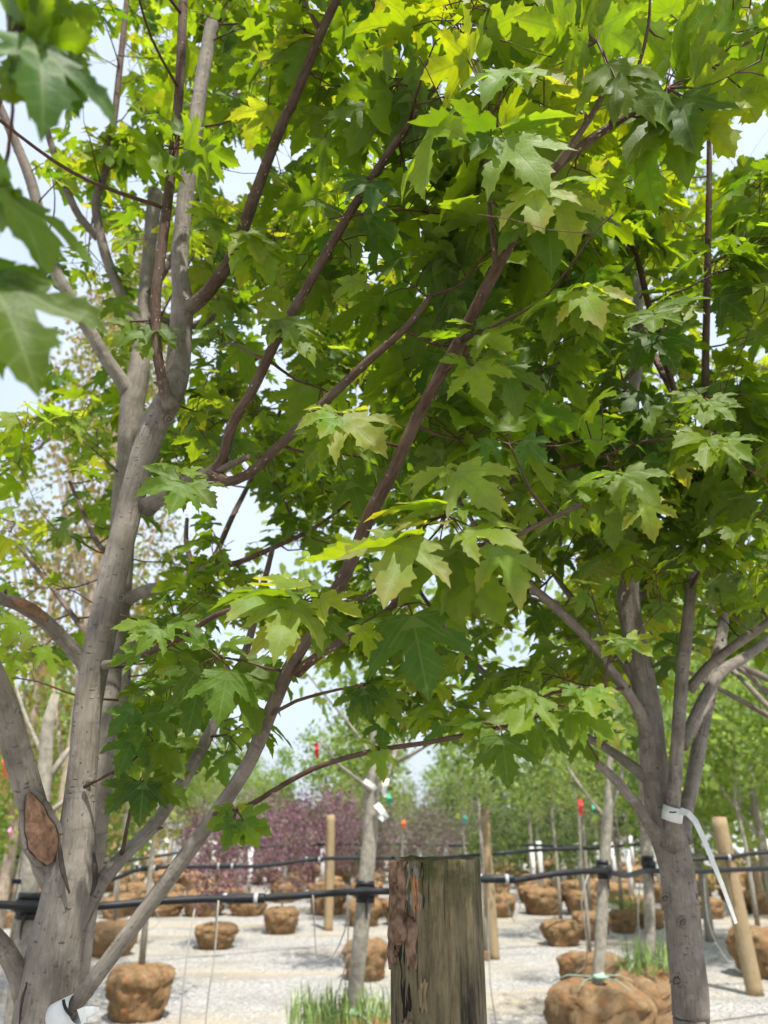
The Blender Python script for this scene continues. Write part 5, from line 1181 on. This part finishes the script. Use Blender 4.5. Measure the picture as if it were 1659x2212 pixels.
A.hero((1140, 1520, 0.99), [(1155, 1502, 1104, 1592, -.02, -.05, .7, 'mid'), (1265, 1490, 1290, 1556, -.04, -.07, .75, 'young'), (1250, 1486, 1212, 1505, -.04, -.05, .5, 'mid'), (1285, 1488, 1342, 1530, -.04, -.05, .5, 'young'), (1150, 1495, 1085, 1508, -.02, -.04, .5, 'mid'), (1170, 1500, 1210, 1480, 0, 0, .4, 'mid'), (1235, 1530, 1235, 1620, -.02, -.04, .8, 'mid'), (1250, 1535, 1330, 1600, 0, 0, .65, 'mid'), (1160, 1560, 1150, 1660, .02, .02, .7, 'mature'), (1240, 1500, 1330, 1480, 0, .02, .3, 'young'), (1200, 1560, 1230, 1640, .02, .03, .8, 'mature'), (1300, 1560, 1345, 1620, .05, .05, .6, 'young')])
A.hero((1080, 1572, 1.02), [(1085, 1590, 1098, 1702, -.02, -.04, .85, 'mature'), (1060, 1585, 1050, 1660, 0, -.02, .8, 'mature'), (1100, 1580, 1128, 1640, 0, 0, .5, 'mature'), (1060, 1570, 985, 1592, 0, 0, .5, 'mid'), (1040, 1560, 955, 1568, 0, .02, .35, 'mid'), (1080, 1565, 1060, 1500, 0, .03, .4, 'mid')])
A.hero((815, 1615, 1.07), [(818, 1622, 830, 1690, -.01, -.02, .8, 'mid'), (810, 1612, 776, 1594, 0, -.02, .4, 'mid'), (820, 1612, 846, 1600, 0, 0, .4, 'mid')])
A.hero((780, 1480, 1.12), [(770, 1488, 735, 1500, 0, 0, .4, 'mature'), (785, 1490, 800, 1560, -.01, -.02, .8, 'mature'), (790, 1480, 850, 1500, 0, 0, .6, 'mature'), (775, 1490, 760, 1570, 0, 0, .8, 'mature'), (800, 1475, 860, 1450, 0, .02, .4, 'mature'), (830, 1490, 870, 1560, .02, .02, .7, 'mature')])
A.hero((400, 1050, 1.2), [(388, 1035, 286, 1060, -.02, -.05, .6, 'mid'), (395, 1045, 366, 1105, -.03, -.06, .75, 'mid'), (410, 1040, 470, 1090, 0, -.02, .6, 'mid'), (385, 1020, 325, 990, 0, 0, .4, 'mid'), (400, 1025, 440, 1000, 0, .02, .4, 'mid')])
A.hero((735, 905, 1.03), [(722, 892, 628, 908, -.01, -.02, .5, 'young'), (740, 900, 842, 972, -.02, -.05, .55, 'young'), (725, 898, 690, 950, -.02, -.05, .7, 'young'), (740, 890, 800, 880, 0, .02, .3, 'young'), (715, 885, 670, 870, 0, .02, .3, 'young'), (730, 920, 690, 1000, .02, .02, .7, 'mid'), (750, 925, 800, 1000, .03, .03, .6, 'mid'), (720, 930, 650, 1000, .05, .05, .7, 'mature')])
A.hero((1245, 640, 0.86), [(1240, 625, 1100, 665, -.02, -.03, .3, 'mid'), (1262, 618, 1378, 652, -.02, -.03, .35, 'young'), (1255, 625, 1300, 690, -.04, -.07, .6, 'young'), (1235, 640, 1260, 720, 0, 0, .6, 'mid'), (1280, 650, 1300, 740, .02, .02, .6, 'mid'), (1220, 630, 1180, 740, .02, .02, .6, 'mature')])
A.hero((1150, 415, 0.79), [(1150, 402, 1168, 478, -.03, -.05, .75, 'young'), (1132, 402, 1058, 392, -.01, -.02, .5, 'mid'), (1178, 398, 1272, 374, -.01, 0, .4, 'young'), (1140, 410, 1090, 500, .03, .03, .7, 'mature'), (1200, 420, 1250, 520, .02, .02, .4, 'backlit_gold'), (1180, 430, 1190, 560, .04, .04, .7, 'mature')])
A.hero((1065, 250, 0.77), [(1130, 150, 1228, 182, -.02, -.03, .45, 'young'), (1100, 150, 1042, 190, -.02, -.04, .5, 'young'), (1010, 130, 905, 162, 0, 0, -.5, 'backlit_gold'), (1020, 130, 960, 90, 0, .02, -.6, 'backlit_gold'), (1030, 125, 1062, 95, 0, .02, -.6, 'backlit_gold'), (1060, 292, 900, 258, 0, -.01, .3, 'mature'), (1060, 295, 1020, 330, -.02, -.03, .6, 'mature'), (1090, 300, 1178, 372, -.02, -.05, .55, 'young'), (1070, 285, 1210, 250, 0, .02, .35, 'mid'), (940, 270, 890, 400, 0, 0, .2, 'backlit_gold'), (1080, 270, 1150, 230, .03, .04, -.4, 'backlit_gold')])
A.hero((1290, 90, 0.74), [(1230, 70, 1130, 40, .0, .02, -.7, 'backlit_gold'), (1240, 60, 1180, -10, .0, .02, -.7, 'backlit_gold'), (1260, 70, 1330, 20, 0, .02, -.7, 'backlit_gold'), (1230, 85, 1160, 95, 0, 0, -.5, 'backlit_gold'), (1300, 60, 1390, 110, 0, 0, -.6, 'mid'), (1310, 140, 1350, 230, 0, 0, .5, 'mid'), (1330, 170, 1420, 240, 0, 0, .5, 'mature'), (1270, 100, 1200, 150, 0, 0, -.5, 'backlit_gold')])
A.hero((1440, 190, 0.8), [(1450, 140, 1390, 60, 0, .02, -.7, 'backlit_gold'), (1460, 150, 1520, 90, 0, .02, -.7, 'backlit_gold'), (1440, 200, 1400, 300, 0, 0, -.6, 'mid'), (1470, 210, 1500, 320, 0, 0, .7, 'mature'), (1500, 190, 1600, 230, 0, 0, -.6, 'backlit_gold'), (1490, 170, 1560, 120, 0, .02, -.6, 'backlit_gold'), (1520, 240, 1580, 330, 0, 0, -.6, 'backlit_gold'), (1430, 230, 1360, 330, .02, .02, .6, 'mature'), (1460, 260, 1480, 370, .03, .03, .7, 'mature')])
A.hero((1530, 140, 0.82), [(1540, 110, 1500, 30, 0, .02, -.6, 'backlit_gold'), (1560, 110, 1640, 130, 0, 0, -.6, 'backlit_gold'), (1590, 150, 1659, 220, 0, 0, -.6, 'backlit_gold'), (1560, 60, 1600, -20, 0, .02, -.6, 'backlit_gold'), (1640, 70, 1620, 20, -.02, -.02, .5, 'young'), (1600, 190, 1640, 270, 0, 0, -.6, 'backlit_gold')])
B.hero((1540, 930, 1.35), [(1540, 938, 1450, 962, -.03, -.06, .55, 'mid'), (1562, 948, 1628, 990, -.03, -.07, .55, 'mid'), (1532, 950, 1522, 1005, -.05, -.09, .75, 'mid'), (1545, 935, 1600, 925, 0, 0, .4, 'mid'), (1500, 960, 1440, 1000, .03, .02, .6, 'mature'), (1580, 970, 1600, 1050, .05, .05, .7, 'mature')])
B.hero((1520, 860, 1.38), [(1520, 858, 1448, 870, -.02, -.04, .5, 'mid'), (1540, 858, 1602, 872, -.03, -.06, .5, 'mid'), (1530, 868, 1518, 915, -.05, -.08, .75, 'mid'), (1550, 880, 1590, 905, -.04, -.07, .6, 'mid'), (1505, 850, 1490, 830, 0, .03, .4, 'mature')])
B.hero((1345, 1030, 1.3), [(1332, 1020, 1230, 1028, -.02, -.03, .35, 'mid'), (1350, 1018, 1432, 1090, -.03, -.06, .6, 'young'), (1338, 1025, 1330, 1070, -.05, -.09, .7, 'mid'), (1345, 1045, 1300, 1110, .03, .02, .7, 'mature'), (1390, 1080, 1420, 1170, .02, .02, .4, 'young')])
B.hero((1420, 690, 1.25), [(1410, 672, 1340, 690, -.01, -.02, .45, 'mature'), (1420, 670, 1480, 690, -.02, -.04, .5, 'mature'), (1414, 678, 1412, 720, -.04, -.07, .7, 'mid'), (1440, 660, 1500, 620, 0, .03, .4, 'mid'), (1430, 720, 1460, 800, .02, .02, .7, 'mature'), (1400, 720, 1370, 800, .03, .03, .7, 'mature')])
B.hero((1350, 1400, 1.5), [(1345, 1378, 1298, 1415, -.02, -.04, .6, 'young'), (1352, 1376, 1412, 1420, -.03, -.05, .5, 'young'), (1348, 1382, 1345, 1430, -.04, -.07, .7, 'mid')])
B.hero((1380, 860, 1.45), [(1390, 850, 1340, 880, -.02, -.04, .6, 'mature'), (1400, 880, 1410, 940, -.03, -.05, .8, 'mature'), (1410, 860, 1460, 890, -.02, -.04, .6, 'mature'), (1380, 900, 1360, 960, 0, 0, .8, 'mature')])
A.hero((375, 322, 1.3), [(352, 312, 290, 300, -.01, -.02, -.4, 'mid'), (350, 315, 272, 392, -.01, -.03, -.5, 'mid'), (355, 325, 322, 395, -.02, -.04, -.6, 'mid'), (400, 310, 490, 380, -.02, -.04, -.4, 'mid'), (392, 300, 440, 285, 0, 0, .3, 'mid'), (410, 325, 420, 395, -.02, -.04, -.5, 'mid'), (372, 290, 300, 275, -.03, -.04, .25, 'mid'), (385, 290, 392, 235, 0, .01, .4, 'mid'), (440, 315, 520, 360, 0, 0, -.4, 'mid')])
A.hero((470, 480, 1.28), [(465, 455, 405, 430, -.02, -.03, .3, 'mid'), (460, 465, 410, 500, -.02, -.04, .6, 'mid'), (475, 460, 530, 470, -.02, -.03, .4, 'mid'), (470, 475, 460, 520, -.02, -.04, .7, 'mature')])
A.hero((510, 515, 1.25), [(535, 500, 570, 560, -.02, -.04, .5, 'young'), (530, 505, 590, 510, -.02, -.04, .4, 'mid'), (540, 520, 600, 600, -.01, -.02, .5, 'mid'), (550, 500, 600, 470, 0, 0, .4, 'mid')])
A.hero((605, 700, 1.08), [(612, 690, 640, 740, -.02, -.04, .7, 'mid'), (600, 695, 560, 720, -.02, -.03, .5, 'mid'), (625, 690, 665, 760, -.01, -.03, .4, 'mid'), (600, 690, 580, 640, 0, .01, .3, 'mid'), (630, 720, 690, 770, 0, -.02, .4, 'mid')])
A.hero((245, 700, 1.4), [(305, 705, 240, 745, -.02, -.05, .7, 'mid'), (312, 712, 320, 770, -.03, -.06, .8, 'mid'), (330, 700, 385, 735, -.04, -.06, .5, 'mid')])
A.hero((800, 385, 1.0), [(792, 388, 745, 400, -.01, -.03, .6, 'mature'), (806, 388, 850, 385, -.01, -.02, .5, 'mature'), (800, 394, 805, 435, -.02, -.04, .8, 'mature'), (770, 380, 700, 370, 0, 0, .3, 'mature')])
A.hero((860, 180, 0.98), [(840, 165, 790, 120, 0, .02, -.6, 'mid'), (870, 170, 930, 240, 0, 0, -.5, 'mid'), (850, 200, 800, 300, 0, 0, -.6, 'mature'), (880, 200, 900, 300, 0, 0, .6, 'mature'), (830, 200, 740, 190, 0, 0, -.5, 'mature'), (850, 260, 920, 320, .02, .02, .6, 'mature'), (800, 230, 760, 310, .03, .03, .7, 'mature')])
A.hero((1000, 770, 0.95), [(1005, 720, 900, 730, -.01, -.02, .3, 'mid'), (1020, 790, 1050, 860, -.03, -.06, .8, 'mid'), (1010, 785, 945, 780, -.02, -.03, .5, 'mid'), (1035, 780, 1110, 790, -.02, -.04, .5, 'mid'), (1030, 700, 1120, 690, 0, -.02, .5, 'mid'), (1040, 720, 1110, 760, -.02, -.05, .6, 'mid'), (1020, 700, 960, 690, 0, 0, .4, 'mid'), (1090, 790, 1130, 900, .02, .02, .4, 'mid'), (1050, 760, 1080, 850, .03, .03, .7, 'mature')])
A.hero((1100, 960, 1.0), [(1060, 950, 1030, 1010, 0, 0, .6, 'mature'), (1130, 950, 1190, 1000, 0, 0, .6, 'mature'), (1100, 930, 1100, 860, .03, .04, .4, 'mature')])
B.hero((1180, 900, 1.35), [(1170, 790, 1130, 870, 0, 0, .6, 'mature'), (1180, 800, 1190, 870, 0, 0, .5, 'mid'), (1160, 740, 1120, 800, 0, 0, .6, 'mature')])
# close, out-of-focus leaves of the branch that leans towards the lens
A.hero((20, 90, 0.40), [(60, 40, 150, 20, 0, .02, -.6, 'mature'), (70, 90, 205, 80, 0, 0, -.5, 'mature'), (80, 95, 115, 245, -.01, -.02, .5, 'mature'), (50, 60, 10, -20, 0, .02, -.5, 'mature'), (90, 60, 190, 180, .01, .02, .5, 'mature'), (40, 110, 60, 190, 0, 0, -.5, 'mature'), (110, 20, 220, 40, .02, .03, -.5, 'mid'), (20, 30, 110, 150, .01, .0, -.5, 'mature'), (60, 10, 160, -40, .02, .02, -.5, 'mature'), (100, 110, 180, 230, .02, .02, .5, 'mature'), (30, 150, 20, 250, .02, .02, -.5, 'mid'), (130, 90, 215, 170, .03, .03, -.5, 'mature')])
A.hero((-40, 430, 0.46), [(0, 400, 142, 552, 0, -.01, .35, 'mature'), (-10, 380, 70, 480, .02, .02, -.4, 'mature'), (-20, 420, 40, 520, .02, .03, -.5, 'mid')])
A.hero((-60, 640, 0.44), [(-20, 600, 98, 808, 0, -.01, .6, 'mature'), (-30, 560, 60, 620, .01, .0, .5, 'mature'), (-40, 650, 20, 790, .02, .02, .5, 'mature')])

for T in (A, B):
    for l in T.leaves:
        p = l[0] + l[2] * l[4] * 0.45; x, y, d = proj(p); HEROES.append((x, y, p.y, l[4] * F / d * 0.5))
# sprays filling the crowns
def fill(T, n, xr, yr, Yr, size, kinds, pairs=(2, 4), droop=(0.1, 1.15), gate=None):
    r = T.r; done = 0; tries = 0
    while done < n and tries < n * 12:
        tries += 1; x, y, Y = r.uniform(*xr), r.uniform(*yr), r.uniform(*Yr)
        if y > low_limit(x) - 20 or in_gap(x, y, 1.1): continue
        if gate and not gate(x, y): continue
        c = P(x, y, Y); px = size * F / depth(x, y, Y)
        if covers_limb(c, x, y, px * 0.6): continue
        T.cluster(c, size * r.uniform(0.85, 1.12), r.choice(kinds), r.randint(*pairs), leaf_ok, droop); done += 1
MM, MY, GG = ['mature', 'mature', 'mid'], ['mid', 'mid', 'mature', 'young'], ['backlit_gold', 'backlit_gold', 'mid', 'young']
fill(A, 44, (900, 1680), (-120, 470), (0.68, 1.0), 0.112, GG + ['mid'], (2, 4), (0.0, 0.9))
fill(A, 29, (680, 1250), (-80, 620), (0.95, 1.35), 0.11, MM, (2, 4))
fill(A, 35, (900, 1300), (350, 1000), (1.0, 1.4), 0.108, MM + ['mid'], (2, 4))
fill(A, 35, (400, 760), (-80, 560), (1.15, 1.65), 0.108, MY, (2, 4))
fill(A, 16, (420, 900), (560, 1000), (1.2, 1.6), 0.1, MY, (2, 3))
fill(A, 13, (230, 620), (1270, 1700), (1.35, 1.6), 0.105, MM, (2, 3))
fill(B, 92, (1180, 1680), (420, 1100), (1.3, 1.9), 0.108, MM + ['mid'], (2, 4))
fill(B, 80, (1000, 1680), (950, 1520), (1.6, 2.2), 0.1, MM + ['mid', 'young'], (2, 4))
fill(B, 68, (1250, 1720), (-100, 520), (1.25, 2.1), 0.11, MM + ['backlit_gold'], (2, 4))
fill(B, 88, (850, 1400), (250, 1250), (2.0, 2.7), 0.1, MM + ['backlit_gold'], (2, 4))
fill(B, 52, (720, 1420), (1280, 1600), (1.9, 2.7), 0.095, MM + ['young'], (2, 4))
fill(Cm, 126, (80, 700), (-100, 620), (1.7, 2.7), 0.1, MY + ['backlit_gold'], (2, 4))
fill(Cm, 155, (440, 980), (150, 1100), (1.8, 2.8), 0.1, MM + ['backlit_gold', 'mid'], (2, 4))
fill(Cm, 71, (240, 700), (700, 1330), (1.9, 2.7), 0.095, MM + ['mid'], (2, 4))
fill(Cm, 30, (0, 260), (850, 1480), (1.9, 2.9), 0.09, MY, (2, 3))
fill(Cm, 25, (200, 560), (1300, 1700), (1.9, 2.6), 0.09, MM, (2, 3))
fill(D, 154, (1180, 1900), (250, 1500), (2.7, 4.0), 0.1, MM + ['backlit_gold', 'backlit_gold'], (2, 4))
fill(D, 110, (900, 1500), (300, 1450), (2.8, 3.6), 0.1, MY + ['backlit_gold'], (2, 4))
fill(E, 40, (-300, 160), (780, 1480), (2.8, 4.0), 0.1, MM + ['backlit_gold', 'mid'], (2, 4))
fill(B, 30, (1430, 1720), (980, 1420), (1.9, 2.9), 0.1, MM + ['backlit_gold'], (2, 4))
fill(B, 26, (1060, 1680), (900, 1460), (1.45, 2.05), 0.106, MM + ['mid'], (2, 4))
fill(Cm, 46, (420, 820), (860, 1320), (1.8, 2.8), 0.088, MM + ['mid'], (2, 4))
fill(Cm, 44, (150, 620), (80, 620), (1.9, 2.7), 0.088, MY, (2, 4))
fill(Cm, 40, (500, 1000), (200, 900), (2.2, 3.0), 0.088, MM + ['backlit_gold'], (2, 4))
# crowns above the picture, which shade what is below
def over(T, n, c, rx, z0, z1, size, kinds):
    r = T.r
    for i in range(n):
        a, q, z = r.uniform(0, 6.28), r.random() ** 0.5, r.uniform(z0, z1)
        k = 1 - 0.6 * max(0, (z - z0) / (z1 - z0)) ** 2; p = Vector((c[0] + math.cos(a) * q * rx * k, c[1] + math.sin(a) * q * rx * k, z))
        x, y, d = proj(p)
        if d > 0.1 and y > -120 and -150 < x < 1800: continue
        if p.length and (p - CAM).length < 0.9: continue
        T.cluster(p, size, r.choice(kinds), r.randint(2, 4), over_ok)
over(A, 60, (-.35, .45), .75, 2.9, 4.2, 0.115, MY); over(A, 55, (-.45, 1.1), 1.15, 2.6, 4.3, 0.11, MY); over(B, 60, (.8, 1.7), 1.2, 2.9, 4.6, 0.11, MY); over(Cm, 40, (-.85, 2.3), 1.0, 3.5, 4.8, 0.11, MY)

for T, n in ((A, 300), (B, 300), (Cm, 260), (D, 120), (E, 60)): T.finish(n)

# ------------------------------------------------------------------ white bands on the limbs
def band():
    c = P(158, 2176, YA - .062); ax = (P(185, 2140, YA - .07) - P(140, 2195, YA - .05)).normalized(); R = 37 / 2 * depth(160, 2170, YA) / F
    root = empty('plant_label_band', c, 'curled white label band on the low limb of the left maple', 'label'); m = MB()
    a2 = (ax + Vector((0.35, 0, -0.25))).normalized(); ring(m, c + Vector((-.006, -.004, -0.008)), a2, R * 1.55, 0.042, 0.0012, 32); m.build('band', M['white'], root)
    strip('band_tail', None, None, [P(172, 2196, YA - .125), P(186, 2186, YA - .13), P(202, 2182, YA - .125), P(214, 2180, YA - .115)], 0.02, 0.004, M['white'], parent=root)
    cc = c + Vector((-.006, -.004, -0.008)); toc = (CAM - cc).normalized(); pts = []
    for px, py in ((137, 2160), (138, 2168), (141, 2177), (147, 2186), (155, 2194)):
        Yv = YA - .16
        while Yv < YA:
            q = P(px, py, Yv) - cc
            if (q - a2 * q.dot(a2)).length < R * 1.55 + 0.0026: break
            Yv += 0.0008
        pts.append(P(px, py, Yv))
    strip('print_mark', None, None, pts, 0.004, 0.005, M['ink'], face=toc, parent=root)
band()
def strap():
    c = P(1453, 1757, YB - .058); ax = (P(1455, 1715, YB - .06) - P(1451, 1795, YB - .04)).normalized(); R = 33 / 2 * depth(1453, 1757, YB) / F
    root = empty('looped_strap', c, 'white plastic strap looped on the right maple limb with a long hanging tail', 'strap'); m = MB()
    ring(m, c, ax + Vector((0.12, 0.0, 0)), R * 1.22, 0.034, 0.0012, 28); m.build('loop', M['white'], root)
    Yq = YB - .09
    strip('hanging_tail', None, None, [P(1470, 1752, Yq), P(1486, 1756, Yq - .01), P(1502, 1774, Yq - .015), P(1520, 1812, Yq - .02), P(1540, 1862, Yq - .02), P(1560, 1912, Yq - .015), P(1576, 1955, Yq), P(1590, 1995, Yq + .01)], 0.017, 0.008, M['white'], parent=root)
    strip('print_mark', None, None, [P(1446, 1754, Yq - .004), P(1453, 1755, Yq - .0058), P(1461, 1754, Yq - .004)], 0.0035, 0.003, M['ink'], parent=root)
strap()
